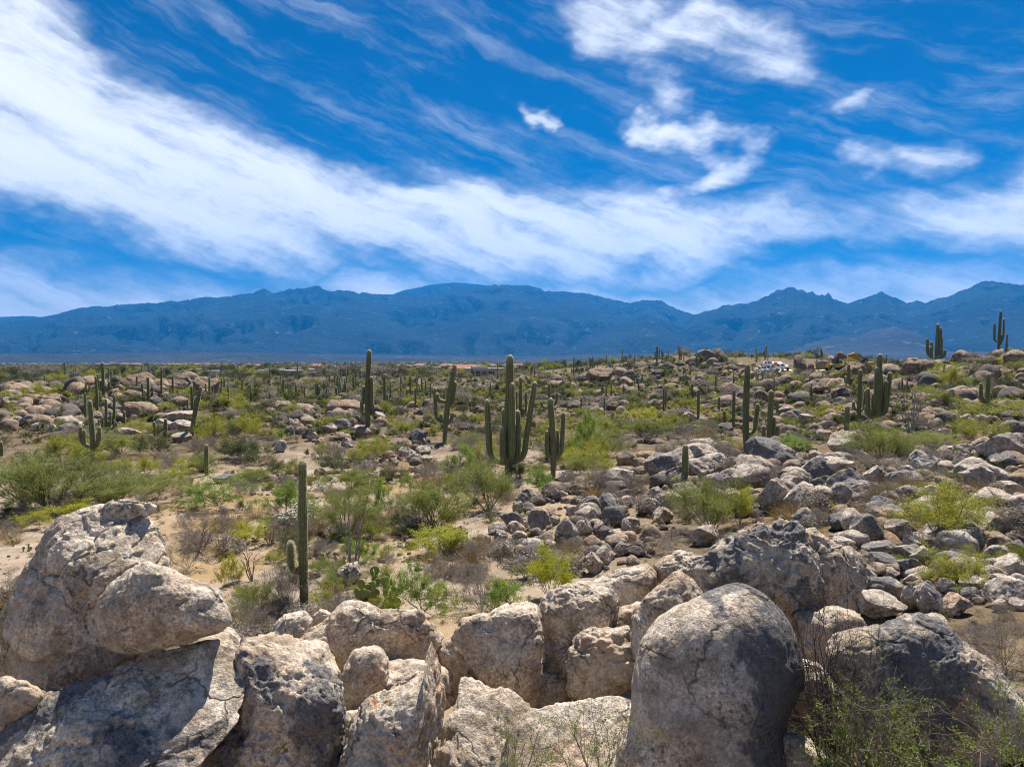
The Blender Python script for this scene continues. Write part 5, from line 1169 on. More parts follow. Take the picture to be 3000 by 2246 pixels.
def chain_cholla(seed):
    rng = np.random.default_rng(seed); segs, tips = grow(rng, 3, (5, 35), (3, 3), (2,), .55, (30, 60), 1, .14, .05, .035)
    V, q = tubes(segs, 5); js = []
    for (a, b) in tips:
        for _ in range(9):
            p = b + rng.normal(0, .09, 3); d = rng.normal(size=3) + np.array([0, 0, .1]); d /= np.linalg.norm(d); m_ = p + d * .05
            js += [(p, m_, .012, .021), (m_, m_ + d * .04, .021, .006)]
    jv, jq = tubes(js, 6); V, jv = unit([V, jv])
    return (mk('stems', V, q, [W_DARK]), mk('joints', jv, jq, [M_JOINT]), mk('chain_cholla', np.concatenate([V, jv]), np.concatenate([q, jq + len(V)]), [W_DARK, M_JOINT], True, np.concatenate([np.zeros(len(q)), np.ones(len(jq))])))
KIND['chain_cholla'] = [chain_cholla(3), chain_cholla(9)]
CATS = {'palo_verde_bush': 'shrub', 'broom_bush': 'shrub', 'acacia_bush': 'shrub', 'yellow_bush': 'shrub', 'creosote_bush': 'shrub', 'dry_bush': 'shrub', 'staghorn_cholla': 'cholla', 'straw_grass': 'grass', 'ocotillo': 'ocotillo', 'chain_cholla': 'cholla'}
rp = np.random.default_rng(101); NPL = {}
def plant(key, label, cx, by, w_px, h_px, group, parts=True, pt=None):
    h_ = pt or hit(cx, by)
    if h_ is None: return None
    p, t = h_; k = t / F; W_ = w_px * k * 1.14; H_ = h_px * k * 1.02; v = KIND[key][NPL.get(key, 0) % len(KIND[key])]; NPL[key] = NPL.get(key, 0) + 1
    rot = (0, 0, rp.uniform(0, 6.28)); scl = (W_, W_, H_); loc = (p[0], p[1], p[2] - .04)
    if v[2] is None or (parts and v[1] is not None):
        root = ob(key, None, loc=loc, rot=rot, scl=scl); root.empty_display_size = .2
        ob('stems', v[0], root); ob(v[1].name.split('.')[0], v[1], root)
    else:
        root = ob(key, v[2], loc=loc, rot=rot, scl=scl)
    return tag(root, label, CATS[key], group)
PV, BR, AC, YE, CR, DR, ST, GS, OC, CH = 'palo_verde_bush', 'broom_bush', 'acacia_bush', 'yellow_bush', 'creosote_bush', 'dry_bush', 'staghorn_cholla', 'straw_grass', 'ocotillo', 'chain_cholla'
PL = [
 (BR, 'largest hazy green thicket at the frame edge behind the cracked boulder', 120, 1500, 260, 160), (BR, 'low fan of green wands just behind the capstone boulder', 385, 1480, 230, 92), (PV, 'loose green bush below the bushy left saguaro', 192, 1358, 150, 85), (PV, 'olive bush wrapped around the base of the bushy left saguaro', 345, 1335, 130, 75),
 (AC, 'round bright green tree with dark forked trunk on the sand', 625, 1490, 180, 98), (PV, 'olive bush in front of the leaning clubbed saguaro', 612, 1302, 78, 82), (CR, 'dark tangled shrub right of the dark saguaro stub', 447, 1338, 88, 62), (CR, 'small dark shrub behind the thick saguaro stub', 672, 1286, 62, 52), (CR, 'black leafless shrub on the sand right of the thick stub', 715, 1350, 84, 72),
 (ST, 'large purple brown staghorn cholla in front of the round green tree', 595, 1622, 118, 115), (ST, 'bare forked cholla next to the large purple brown one', 652, 1640, 72, 98), (DR, 'grey dry bush hugging the flank of the cracked boulder', 530, 1668, 135, 112), (YE, 'yellow flowering shrub with whitish tips above the cracked boulder', 193, 1537, 160, 60),
 (PV, 'small green bush beside the rock below the overhanging slab', 360, 1396, 66, 55), (PV, 'thin green bush left of the sandy clearing', 425, 1393, 72, 52), (DR, 'grey twiggy shrub on the sand near the stub', 487, 1385, 56, 42), (PV, 'green bush before the low rocks beside the path', 728, 1280, 78, 72), (YE, 'small yellow bush between two bare chollas', 738, 1592, 86, 60),
 (PV, 'soft olive bush just left of the lone slender saguaro top', 860, 1402, 64, 62), (AC, 'green bush behind the white blooming cholla', 830, 1516, 118, 100), (CH, 'large white jointed cholla beside the lone slender saguaro', 888, 1562, 118, 96), (CH, 'small pale jointed cholla with a black stem', 955, 1453, 64, 56),
 (BR, 'pale wispy palo verde with a bent trunk right of the lone saguaro', 1015, 1565, 160, 140), (AC, 'bright lime palo verde on dark forked stems', 1130, 1498, 96, 96), (BR, 'grey green broom bush in the middle of the flat', 1262, 1542, 165, 122), (BR, 'hazy blue green bush under the huge candelabra saguaro', 1405, 1500, 145, 145), (YE, 'rusty yellow low bush left of the huge candelabra saguaro', 1327, 1432, 84, 46),
 (AC, 'leafy green tree with black branches left of the huge candelabra saguaro', 1350, 1392, 106, 96), (PV, 'olive bush at the foot of the boulder mound', 1095, 1347, 114, 66), (YE, 'brilliant yellow bush standing alone before the rock pile', 1283, 1630, 140, 86), (DR, 'grey dry bush left of the olive bush on the mound foot', 962, 1347, 64, 62), (CR, 'dark dead bush among the wash rocks', 1150, 1411, 62, 45),
 (ST, 'bare cholla skeleton on the pale sand', 790, 1599, 66, 80), (ST, 'spiky cholla skeleton left of the lone slender saguaro', 727, 1702, 84, 134), (DR, 'low grey cushion bush right of the lone slender saguaro', 957, 1627, 64, 48), (AC, 'tiny dark green bush on the sand below the mound', 825, 1290, 35, 34), (GS, 'rust coloured grass tuft beside the dark boulder on sand', 795, 1358, 68, 38), (PV, 'low green bush right of the boulder mound', 1172, 1272, 78, 36),
 (CR, 'dark umbrella shaped tree behind the boulder mound', 1175, 1234, 64, 48), (YE, 'orange yellow bush left of the long candelabra arm', 1428, 1362, 64, 74), (AC, 'feathery green bush spreading before the wide tan boulder', 1245, 1790, 195, 150), (AC, 'low green bush beside the wedge block', 1478, 1788, 155, 108), (DR, 'dark dead bush leaning beside the feathery green bush', 1390, 1784, 150, 130), (YE, 'upright yellow green bush before the honeycombed boulder', 1617, 1752, 112, 138),
 (DR, 'big grey dry bush against the base of the lone slender saguaro', 840, 1790, 165, 150), (BR, 'grey green shrub left of the big dry bush', 745, 1803, 116, 96), (DR, 'low dead bush at the edge of the white slab', 755, 1868, 140, 76), (OC, 'thin bluish ocotillo wands rising right of the lone saguaro', 1045, 1690, 78, 200), (GS, 'golden dry grass at the foot of the lone saguaro', 975, 1768, 112, 60), (YE, 'yellow green bush beside the spiky cholla skeleton', 675, 1712, 68, 90),
 (AC, 'vivid green bush under the narrow saguaro', 1597, 1442, 82, 62), (AC, 'vivid green thicket behind the narrow saguaro', 1705, 1336, 132, 120), (PV, 'rounded yellow green bush below the far rocky hill', 1770, 1277, 108, 64), (BR, 'pale green bush on the sandy gap', 1888, 1292, 86, 62), (YE, 'bright lime bush behind the pale green one on the sandy gap', 1885, 1242, 72, 46), (CR, 'brown dark shrub between the two lime bushes', 1824, 1267, 52, 48),
 (PV, 'olive bush left of the brown rock stack', 1962, 1264, 82, 50), (DR, 'smoky grey bush above the rock pile', 1735, 1442, 100, 76), (DR, 'smoky grey bush below the huge candelabra saguaro', 1450, 1492, 108, 86), (DR, 'dead grey shrub on the hunched grey boulder', 1850, 1442, 72, 60), (BR, 'broom like dark green bush below the golden tipped stub', 2055, 1558, 160, 150), (YE, 'golden bush touching the broom like dark green bush', 2170, 1537, 98, 112),
 (PV, 'grey green shrub behind the smoky grey bush', 1735, 1367, 98, 56), (YE, 'yellowish shrub beside the narrow saguaro foot', 1672, 1372, 62, 56), (DR, 'grey brush left of the golden tipped stub', 1962, 1342, 84, 48), (DR, 'grey brush under the tall single armed saguaro', 2100, 1342, 112, 50), (DR, 'dead brush among stones below the rock pile', 1905, 1622, 112, 62), (DR, 'dark dead brush tuft on the sand below the rock pile', 1968, 1602, 58, 48),
 (PV, 'sprawling yellow green palo verde at the frame edge on the scree', 2790, 1594, 235, 176), (PV, 'green spray below the sprawling palo verde on the scree', 2815, 1722, 172, 120), (DR, 'bleached dead branches between the scree boulders', 2565, 1482, 94, 82), (DR, 'dark tangled dead bush before the huge white boulder', 2245, 1427, 118, 76), (DR, 'brown dry bush behind the low domed boulder', 2905, 1938, 195, 142), (PV, 'dark green spray at the frame edge on the scree', 2965, 1682, 82, 92),
 (BR, 'wispy palo verde before the many stemmed giant saguaro', 2580, 1354, 155, 116), (AC, 'fresh green bush right of the four armed candelabra', 2325, 1334, 118, 66), (DR, 'grey brush below the wispy palo verde', 2570, 1380, 165, 52), (BR, 'thin green brush in front of the round topped stub', 2720, 1322, 142, 56), (PV, 'pale green brush beside the squat barrel cactus', 2870, 1298, 132, 70), (PV, 'green bush under the many armed skyline saguaro', 2775, 1138, 96, 62),
 (CR, 'dark purple bush below the skyline ridge', 2800, 1162, 68, 38), (PV, 'green brush around the bent arm saguaro', 2915, 1228, 182, 56), (PV, 'low green brush on the slope middle', 2720, 1167, 92, 32), (OC, 'dark ocotillo with spreading wands right of the many stemmed giant', 2675, 1272, 88, 130), (OC, 'feathery ocotillo fan on the skyline', 2855, 1034, 72, 54), (CR, 'dark spreading shrub at the frame edge below the skyline', 2960, 1153, 84, 62), (DR, 'white dead brush above the square block', 2760, 1422, 134, 56), (YE, 'little yellow bush beside the thick single saguaro', 2457, 1220, 52, 36),
 (PV, 'olive bush on the ridge at the far left', 160, 1122, 60, 28), (PV, 'green shrub left of the smooth grey ridge boulder', 20, 1240, 60, 30), (PV, 'green shrub between clump saguaro and pale slab', 400, 1268, 70, 42), (PV, 'olive shrub behind the dark saguaro stub', 480, 1212, 60, 34),
]
GP = {PV: 'palo verde bushes', BR: 'broom bushes', AC: 'green acacia bushes', YE: 'yellow bushes', CR: 'dark shrubs', DR: 'dry grey bushes', ST: 'bare chollas', GS: 'grass tufts', OC: 'ocotillos', CH: 'jointed chollas'}
for (key, lab, cx, by, w, h) in PL: plant(key, lab, cx, by, w, h, GP[key])

# smaller scattered shrubs: the larger ones each an object, the rest one mass of scrub
PZ = [([(0, 1290), (700, 1290), (860, 1420), (700, 1480), (0, 1560)], 70, (30, 95), [PV, BR, DR, CR, DR, GS], 'scattered shrub on the sandy flat behind the cracked boulder', 'shrubs of the left flat'),
      ([(700, 1290), (1450, 1290), (1450, 1560), (900, 1700), (700, 1560)], 100, (30, 95), [PV, DR, BR, CR, AC, GS, DR], 'scattered shrub between the lone and the candelabra saguaro', 'shrubs of the middle flat'),
      ([(1450, 1280), (2100, 1260), (2150, 1400), (1500, 1440)], 70, (30, 90), [PV, DR, BR, CR, DR, CR], 'scattered shrub before the hill and behind the rock pile', 'shrubs behind the rock pile'),
      ([(1450, 1440), (2000, 1440), (2400, 1560), (2000, 1640), (1500, 1700)], 46, (26, 66), [DR, DR, GS, CR, DR, ST], 'small dead shrub among the stones of the rock pile', 'dead shrubs in the rock pile'),
      ([(2100, 1290), (3000, 1250), (3000, 1720), (2450, 1720), (2200, 1450)], 90, (28, 85), [DR, DR, PV, GS, DR, CR, BR], 'small shrub growing between the scree boulders', 'shrubs in the scree'),
      ([(2100, 1180), (2700, 1110), (3000, 1060), (3000, 1250), (2100, 1290)], 80, (20, 55), [PV, CR, DR, DR, CR, BR], 'shrub on the rocky slope under the ridge saguaros', 'shrubs of the saguaro slope'),
      ([(1560, 1130), (1850, 1070), (2150, 1060), (2150, 1180), (1600, 1260)], 110, (16, 46), [PV, CR, CR, DR, CR], 'shrub on the rocky hill left of the dirt road', 'shrubs of the road hill'),
      ([(600, 1170), (1560, 1160), (1560, 1290), (600, 1290)], 130, (18, 55), [PV, CR, CR, DR, PV, BR], 'shrub around the boulder mound and dense saguaro stand', 'shrubs round the mound'),
      ([(0, 1110), (640, 1090), (640, 1290), (0, 1290)], 80, (18, 50), [PV, CR, PV, DR], 'shrub among the boulders of the low ridge', 'shrubs of the low ridge'),
      ([(600, 1620), (1400, 1620), (1500, 1700), (1400, 1790), (640, 1790)], 46, (30, 90), [DR, GS, BR, DR, PV], 'small dry plant behind the near outcrop boulders', 'dry plants behind the outcrop'),
      ([(2700, 1790), (3000, 1760), (3000, 1960), (2850, 1940)], 10, (50, 110), [DR, GS, DR], 'brown dry grass behind the low domed boulder', 'dry grass behind the domed boulder')]
cand = []
for (poly, n, (a, b), ks, lab, grp) in PZ:
    for (x, y) in poly_pts(poly, n, rp):
        w = a * (b / a) ** rp.random(); key = ks[int(rp.integers(len(ks)))]
        if key == GS: w *= .6
        cand.append((w, key, lab, grp, x, y, w * rp.uniform(.5, .75)))
cand.sort(key=lambda c: -c[0]); rest = []
PHEAD = {PV: 'olive green bush', BR: 'wispy grey green broom bush', AC: 'bright green leafy bush', YE: 'yellow bush', CR: 'dark green shrub', DR: 'grey dry bush', ST: 'bare brown cholla', GS: 'dry straw tuft'}
for i, (w, key, lab, grp, x, y, h) in enumerate(cand):
    h_ = hit(x, y)
    if h_ is None or h_[1] > 420 or h_[1] < 11: continue
    if i < 255: plant(key, describe(('wide ' if w > 62 else ('small ' if w < 42 else '')) + PHEAD[key], x, y), x, y, w, h, grp, parts=(h_[1] < 45 and i < 90), pt=h_)
    else:
        k = h_[1] / F; rest.append((h_[0][0], h_[0][1], h_[0][2] - .03, w * k, w * k, h * k, 0, 0, rp.uniform(0, 6.28)))
rf0 = np.random.default_rng(171); tu = []
plant_kind('scrub', 3, W_DARK, L_FAR, dict(stems=6, tilt=(8, 60), nseg=(3, 2), kids=(2,), ratio=.55, ang=(20, 50), levels=1, curl=.15, up=.05, r0=.014), 700, .10, .055, .055, clump=(700, .11, .055, 16, .13))
plant_kind('scrub_green', 2, W_DARK, L_PALO, dict(stems=6, tilt=(8, 60), nseg=(3, 2), kids=(2,), ratio=.55, ang=(20, 50), levels=1, curl=.15, up=.05, r0=.014), 700, .10, .05, .055, clump=(700, .11, .05, 16, .13))
for _ in range(5200):
    az = rf0.uniform(-.72, .72); r = 16 * (230 / 16) ** rf0.random(); x, y = r * math.sin(az), r * math.cos(az); px = 1500 + F * math.tan(az)
    dn = perlin(np.array([[x * .16, y * .16, 4.0]]), 19)[0]
    if dn < (.12 if r < 62 else -.25): continue
    w = rf0.uniform(.35, 1.0) * (1 + min(1.2, r / 110)); q_ = (x, y, gz(x, y) - .03, w, w, w * rf0.uniform(.4, .75), 0, 0, rf0.uniform(0, 6.28))
    (tu if r < 62 else rest).append(q_)
plant_kind('scrub_dry', 2, W_DARK, L_DRY, dict(stems=6, tilt=(8, 60), nseg=(3, 2), kids=(2,), ratio=.55, ang=(20, 50), levels=1, curl=.15, up=.05, r0=.014), 700, .10, .04, .055, clump=(500, .11, .04, 14, .12))
rf = np.random.default_rng(71); farpts = []
for _ in range(17000):
    az = rf.uniform(-.72, .72); r = 95 * (3200 / 95) ** rf.random(); x, y = r * math.sin(az), r * math.cos(az); px = 1500 + F * math.tan(az)
    keep = 1.0 if r > 420 else (.85 if px < 1600 and r > 190 else .36)
    if r < 420: keep *= .35 + 1.3 * float(sstep(-.25, .25, perlin(np.array([[x * .03, y * .03, 1.0]]), 91))[0])
    if 2120 < px < 2330 and 180 < r < 262: keep *= .25
    if rf.random() > keep: continue
    z = gz(x, y); w = rf.uniform(1.0, 2.6) * (1 + .8 * min(1, r / 900)); farpts.append((x, y, z - .05, w, w, w * rf.uniform(.45, .8), 0, 0, rf.uniform(0, 6.28)))
for _ in range(3600):
    az = rf.uniform(-.72, .5); r = 330 * (2600 / 330) ** rf.random(); x, y = r * math.sin(az), r * math.cos(az)
    w = rf.uniform(4, 8); farpts.append((x, y, gz(x, y) - .05, w, w, w * rf.uniform(.5, .8), 0, 0, rf.uniform(0, 6.28)))
scatter('scrub_undergrowth', rest + farpts, [v[2] for v in KIND['scrub'] + KIND['scrub_green'][:1] + KIND['scrub_dry'][:1]], 'mass of low desert scrub covering the plain and hills', 4)
# litter of dry tufts and twigs on the near ground
for _ in range(1500):
    px, py = rf.uniform(-50, 3050), rf.uniform(1270, 1830); h_ = hit(px, py)
    if h_ is None or h_[1] > 90 or h_[1] < 11: continue
    p, t = h_; w = t / F * rf.uniform(6, 22); tu.append((p[0], p[1], p[2] - .01, w, w, w * rf.uniform(.35, .7), 0, 0, rf.uniform(0, 6.28)))
scatter('dry_grass', tu, [v[2] for v in KIND[GS] + KIND[DR][:3] + KIND['scrub_dry']], 'dry straw grass and dead twigs on the sand', 6)

# prickly pears: every pad its own piece
def pad_mesh():
    V, Fc = ico(3); q = V * np.array([.5, .09, .5]); q[:, 2] += .5; q[:, 0] *= (0.72 + .28 * np.clip(q[:, 2] * 1.6, 0, 1)); q[:, 1] += .02 * np.sin(q[:, 0] * 5); return mk('pad', q, Fc, [M_PAD])
PAD = pad_mesh()
def prickly_pear(label, cx, by, w_px, h_px, n, seed):
    h_ = hit(cx, by)
    if h_ is None: return
    p, t = h_; k = t / F; W_, H_ = w_px * k, h_px * k; rng = np.random.default_rng(seed); root = ob('prickly_pear', None, loc=p); s0 = H_ * .34; prev = []
    for i in range(n):
        if i < n // 3 or not prev: pos = np.array([rng.uniform(-.45, .45) * W_, rng.uniform(-.3, .3) * W_, -.02]); lv = 0; rz_ = rng.uniform(0, 3.14); tl = rng.normal(0, .2); sz = s0 * rng.uniform(.85, 1.15)
        else:
            pp, lv, rz0, sz0, tl0 = prev[int(rng.integers(len(prev)))]
            lv += 1; side = rng.uniform(-.35, .35) * sz0; pos = pp + np.array([math.cos(rz0) * side, math.sin(rz0) * side, sz0 * .86]); rz_ = rz0 + rng.normal(0, .7); tl = rng.normal(0, .3); sz = s0 * rng.uniform(.65, 1.0)
        if pos[2] > H_ * .8: continue
        ob('pad', PAD, root, pos, (rng.normal(0, .2), tl, rz_), (sz * .85, sz, sz)); prev.append((pos, lv, rz_, sz, tl))
    tag(root, label, 'prickly pear', 'prickly pears')
prickly_pear('large prickly pear of dark green pads below the ocotillo wands', 1110, 1772, 140, 108, 46, 3)
prickly_pear('flat spreading prickly pear beside the grey rock near the lone saguaro', 984, 1662, 110, 46, 34, 5)
prickly_pear('small prickly pear on white sand beside the cracked boulder', 88, 1614, 50, 32, 9, 8)
prickly_pear('prickly pear behind the cracked boulder shoulder', 40, 1600, 44, 34, 8, 12)
hero('dark domed rock between the two larger prickly pears', 2, [(335, 650), (350, 590), (400, 550), (450, 550), (475, 600), (470, 660), (400, 690), (340, 690)], 20.5, .9, 2.3, 5, .6, .2, 141)

# ------------------------------------------------------------------ thorny bushes at the bottom of the frame
def thicket(name, label, px, py, depth, w, h, seed, stems, wood, leaf, nleaf, ln, wd, tilt=(5, 55), group='bushes at the foot of the outcrop', leafy=1.0):
    rng = np.random.default_rng(seed); c = np.array([0, 0, CAMZ]) + depth * ray(px, py)
    segs, tips = grow(rng, stems, tilt, (5, 4, 3), (2, 2), .5, (25, 65), 2, .17, .04, .011, 1, .1)
    V, q = tubes(segs, 4); tp = [t_ for t_ in tips if perlin(np.array([t_[0] * 2.6 + seed]), seed)[0] > -.12 * leafy] or tips
    lv, lf = leaves_on(rng, tp, nleaf, ln, wd, .014, .8) if nleaf else (np.zeros((0, 3)), np.zeros((0, 4), int))
    sc_ = np.array([w, w, h]); V = V * sc_; lv = lv * sc_
    root = ob(name, None, loc=c); ob('stems', mk('stems', V, q, [wood]), root)
    if nleaf: ob('foliage', mk('foliage', lv, lf, [leaf], False), root)
    return tag(root, label, 'shrub', group)
L_THORN = leafmat('thornbush_leaf', (0.14, 0.20, 0.035), (0.25, 0.30, 0.055), .45)
thicket('thorn_bush', 'bare thorny bush of dark twigs between the biggest and the domed boulder', 2440, 2330, 7.4, .85, 1.7, 3, 15, W_DARK, L_THORN, 0, 0, 0, (3, 42))
thicket('thorn_bush', 'bleached tangle of dead twigs in front of the dark thorny bush', 2520, 2330, 6.9, .7, 1.1, 5, 12, W_GREY, L_THORN, 700, .03, .012, (5, 60))
thicket('thorn_bush', 'leafy green thorn bush sprawling over the bottom corner', 2800, 2400, 6.4, 1.1, .85, 8, 15, W_BROWN, L_THORN, 8000, .038, .017, (10, 70))
thicket('thorn_bush', 'green thorn sprays climbing the front of the black stained boulder', 2580, 2340, 6.7, .62, 1.0, 11, 9, W_BROWN, L_THORN, 2200, .036, .016, (5, 45))
thicket('thorn_bush', 'dry brown thorn branches at the bottom corner beside the leafy bush', 3010, 2360, 6.4, .7, .95, 13, 8, W_BROWN, L_THORN, 2600, .034, .014, (5, 60))
thicket('thorn_bush', 'small leafy sprig in front of the smooth pale slab', 1490, 2330, 6.6, .62, .62, 17, 5, W_BROWN, L_THORN, 1500, .034, .015, (10, 60))
thicket('thorn_bush', 'leafy sprig at the bottom edge before the biggest smooth boulder', 1745, 2330, 6.4, .6, .72, 19, 6, W_BROWN, L_THORN, 2000, .034, .015, (10, 60))
thicket('thorn_bush', 'greenish bush peeking in at the frame edge beside the slab', -20, 1990, 8.5, .5, .7, 23, 7, W_BROWN, L_GREY, 2600, .034, .014, (10, 60))
for i, (px, py, d, lab) in enumerate([(590, 1975, 8.0, 'wisp of dry straw on the ledge above the grey slab'), (1450, 1930, 9.2, 'dry straw stalks in the crack beside the wedge block'), (1480 // 1, 1960, 8.9, 'thin golden stalks leaning on the wedge block'), (1245, 1975, 9.6, 'curled dry stalks behind the twisted pointed boulder')]):
    rng = np.random.default_rng(i + 60); segs, _ = grow(rng, 9, (8, 65), (6,), (), .5, (0, 1), 0, .12, -.08, .006, 1, .1); V, q = tubes(segs, 3)
    o = ob('straw_stalks', mk('straw_stalks', V * .32, q, [L_STRAW]), loc=np.array([0, 0, CAMZ]) + d * ray(px, py)); tag(o, lab, 'grass', 'stalks on the outcrop')

# ------------------------------------------------------------------ vehicles and machines on the hill road
M_GLASS = plainmat('dark_glass', (0.02, 0.025, 0.03), (0.03, 0.035, 0.04), 1, .12, .5)
M_TYRE = plainmat('tyre_rubber', (0.02, 0.02, 0.02), (0.03, 0.03, 0.03), 20, .85)
M_RIM = plainmat('alloy_rim', (0.35, 0.35, 0.36), (0.45, 0.45, 0.46), 20, .4, .5, metallic=.8)
M_LAMP = plainmat('lamp_glass', (0.7, 0.7, 0.68), (0.8, 0.8, 0.78), 20, .2, .5)
M_YEL = plainmat('machine_yellow', (0.55, 0.33, 0.03), (0.62, 0.39, 0.04), 3, .55, .4)
M_STEEL = plainmat('dark_steel', (0.04, 0.04, 0.042), (0.09, 0.085, 0.08), 8, .6, .4)
def paint(name, c): return plainmat(name, c, tuple(v * .92 for v in c), 2, .3, .5, coat=.6)
def wheel(root, x, y, r, w):
    b = MB(); b.cyl((x, y - w / 2, r), (x, y + w / 2, r), r, n=18); wo = ob('wheel', b.mesh('wheel', M_TYRE, True), root)
    s = 1 if y > 0 else -1; b = MB(); b.cyl((x, y + s * (w / 2 - .02), r), (x, y + s * (w / 2 + .012), r), r * .6, n=12); ob('rim', b.mesh('rim', M_RIM), wo)
def vehicle(label, px, py, heading, kind, m, name='parked_car'):
    h_ = hit(px, py)
    if h_ is None: return
    root = ob(name, None, loc=h_[0] + np.array([0, 0, .12]), rot=(0, 0, heading)); L, Wd = (5.6, 1.95) if kind == 'pickup' else (4.7, 1.88)
    h = L / 2; b = MB()
    if kind == 'pickup': prof = [(-h, .45), (h, .45), (h, .95), (h - .1, 1.1), (h - 1.5, 1.18), (h - 2.0, 1.2), (-.6, 1.2), (-h, 1.2)]
    else: prof = [(-h, .42), (h, .42), (h + .02, .8), (h - .12, 1.02), (h - 1.25, 1.12), (-h, 1.12)]
    b.prism(prof, -Wd / 2, Wd / 2); body = ob('body', b.mesh('body', m), root)
    b = MB(); c0, c1 = ((-.75, h - 1.55) if kind == 'pickup' else (-h + .12, h - 1.3))
    roof = [(c0, 1.11), (c1, 1.11), (c1 - .7, 1.74), (c0 + (.25 if kind == 'pickup' else .35), 1.76)]; b.prism(roof, -Wd / 2 + .12, Wd / 2 - .12); ob('cabin', b.mesh('cabin', m), root)
    for s in (-1, 1):
        y = s * (Wd / 2 - .115); b = MB(); pr = [(c0 + .3, 1.2), (c1 - .3, 1.2), (c1 - .75, 1.66), (c0 + .42, 1.66)]; b.prism(pr, y - .01, y + .01); ob('side_window', b.mesh('side_window', M_GLASS), root)
    b = MB(); V = np.array([(c1 - .06, -.72, 1.17), (c1 - .06, .72, 1.17), (c1 - .66, .66, 1.69), (c1 - .66, -.66, 1.69)]) + np.array([.03, 0, .02]); b.add(V, [(0, 1, 2, 3)]); ob('windscreen', b.mesh('windscreen', M_GLASS), root)
    b = MB(); V = np.array([(c0 + .02, -.7, 1.2), (c0 + .02, .7, 1.2), (c0 + .26, .64, 1.68), (c0 + .26, -.64, 1.68)]) + np.array([-.03, 0, .02]); b.add(V, [(3, 2, 1, 0)]); ob('rear_window', b.mesh('rear_window', M_GLASS), root)
    for s in (-1, 1):
        b = MB(); b.box((h + .02, s * .7, .85), (.06, .36, .18)); ob('headlight', b.mesh('headlight', M_LAMP), root)
    b = MB(); b.box((h + .03, 0, .82), (.05, .9, .22)); ob('grille', b.mesh('grille', M_STEEL), root)
    b = MB(); b.box((h + .05, 0, .52), (.14, Wd * .96, .2)); b.box((-h - .05, 0, .52), (.14, Wd * .96, .2)); ob('bumper', b.mesh('bumper', M_STEEL), root)
    if kind == 'pickup': b = MB(); b.box((-h + 1.0, 0, 1.17), (1.75, Wd - .3, .12)); ob('cargo_bed', b.mesh('cargo_bed', M_STEEL), root)
    for x in (-h + .95, h - .95):
        for y in (-Wd / 2 + .1, Wd / 2 - .1): wheel(root, x, y, .38, .26)
    tag(root, label, 'car', 'vehicles parked on the hill'); return root
WHITE = paint('white_paint', (.58, .58, .58)); SILV = paint('silver_paint', (.52, .54, .57))
vehicle('white pickup truck parked farthest up the dirt road', 2250, 1077, math.radians(-80), 'pickup', WHITE, 'pickup_truck')
vehicle('white car nearest on the dirt road bend', 2236, 1094, math.radians(-95), 'suv', WHITE)
vehicle('silver car half hidden behind the nearest white car', 2259, 1091, math.radians(-70), 'suv', SILV)
vehicle('white pickup carrying an orange load at the roadside', 2286, 1086, math.radians(-70), 'pickup', WHITE, 'pickup_truck')
def crate_load():
    h_ = hit(2286, 1086); b = MB(); b.box((0, 0, .35), (1.1, 1.3, .7), taper=.9); b.box((0, .1, .85), (.7, .8, .4), taper=.8)
    a = math.radians(-70); o = ob('cargo_load', b.mesh('cargo_load', plainmat('orange_tarp', (.5, .2, .04), (.6, .28, .07), 4)), loc=h_[0] + np.array([-math.cos(a) * 1.8, -math.sin(a) * 1.8, 1.36])); tag(o, 'orange tarpaulin load on the roadside pickup bed', 'cargo')
crate_load()
def utility_cart():
    h_ = hit(2267, 1098); root = ob('utility_cart', None, loc=h_[0] + np.array([0, 0, .1]), rot=(0, 0, math.radians(-110)))
    b = MB(); b.prism([(-1.4, .4), (1.4, .4), (1.4, .75), (.7, .95), (-.1, .6), (-.2, 1.0), (-1.4, 1.0)], -.7, .7); ob('body', b.mesh('body', M_YEL), root)
    b = MB()
    for x in (-.3, .6):
        for y in (-.62, .62): b.cyl((x, y, .7), (x * .9, y, 1.8), .03, n=6)
    ob('roll_frame', b.mesh('roll_frame', M_STEEL), root); b = MB(); b.box((.12, 0, 1.83), (1.2, 1.35, .06)); ob('roof', b.mesh('roof', M_STEEL), root)
    for x in (-.95, .95):
        for y in (-.62, .62): wheel(root, x, y, .3, .22)
    tag(root, 'small yellow utility cart in front of the parked cars', 'cart')
utility_cart()
def loader():
    h_ = hit(2449, 1088); root = ob('wheel_loader', None, loc=h_[0] + np.array([0, 0, .15]), rot=(0, 0, math.radians(20)))
    b = MB(); b.prism([(-3.0, .9), (1.0, .9), (1.0, 1.7), (-.4, 1.9), (-2.8, 1.8)], -.8, .8); ob('body', b.mesh('body', M_YEL), root)
    b = MB(); b.box((-.2, 0, 2.5), (1.4, 1.4, 1.5), taper=.9); cb = ob('cab', b.mesh('cab', M_STEEL), root)
    b = MB(); b.box((-.2, -.7, 2.6), (.9, .05, .9)); b.box((-.2, .7, 2.6), (.9, .05, .9)); b.box((.46, 0, 2.6), (.05, .9, .9)); ob('cab_window', b.mesh('cab_window', M_GLASS), cb)
    for s in (-1, 1): b = MB(); b.prism([(.6, 1.5), (.8, 1.7), (3.2, .8), (3.1, .6)], s * .55 - .1, s * .55 + .1); ob('lift_arm', b.mesh('lift_arm', M_YEL), root)
    b = MB(); b.prism([(3.0, .1), (4.1, .15), (3.3, .3), (3.15, 1.0), (3.0, 1.0)], -1.2, 1.2); ob('bucket', b.mesh('bucket', M_STEEL), root)
    for x in (-2.0, 1.5):
        for y in (-.85, .85): wheel(root, x, y, .75, .5)
    tag(root, 'wheel loader with a dark cab parked below the rocky crag', 'loader')
loader()
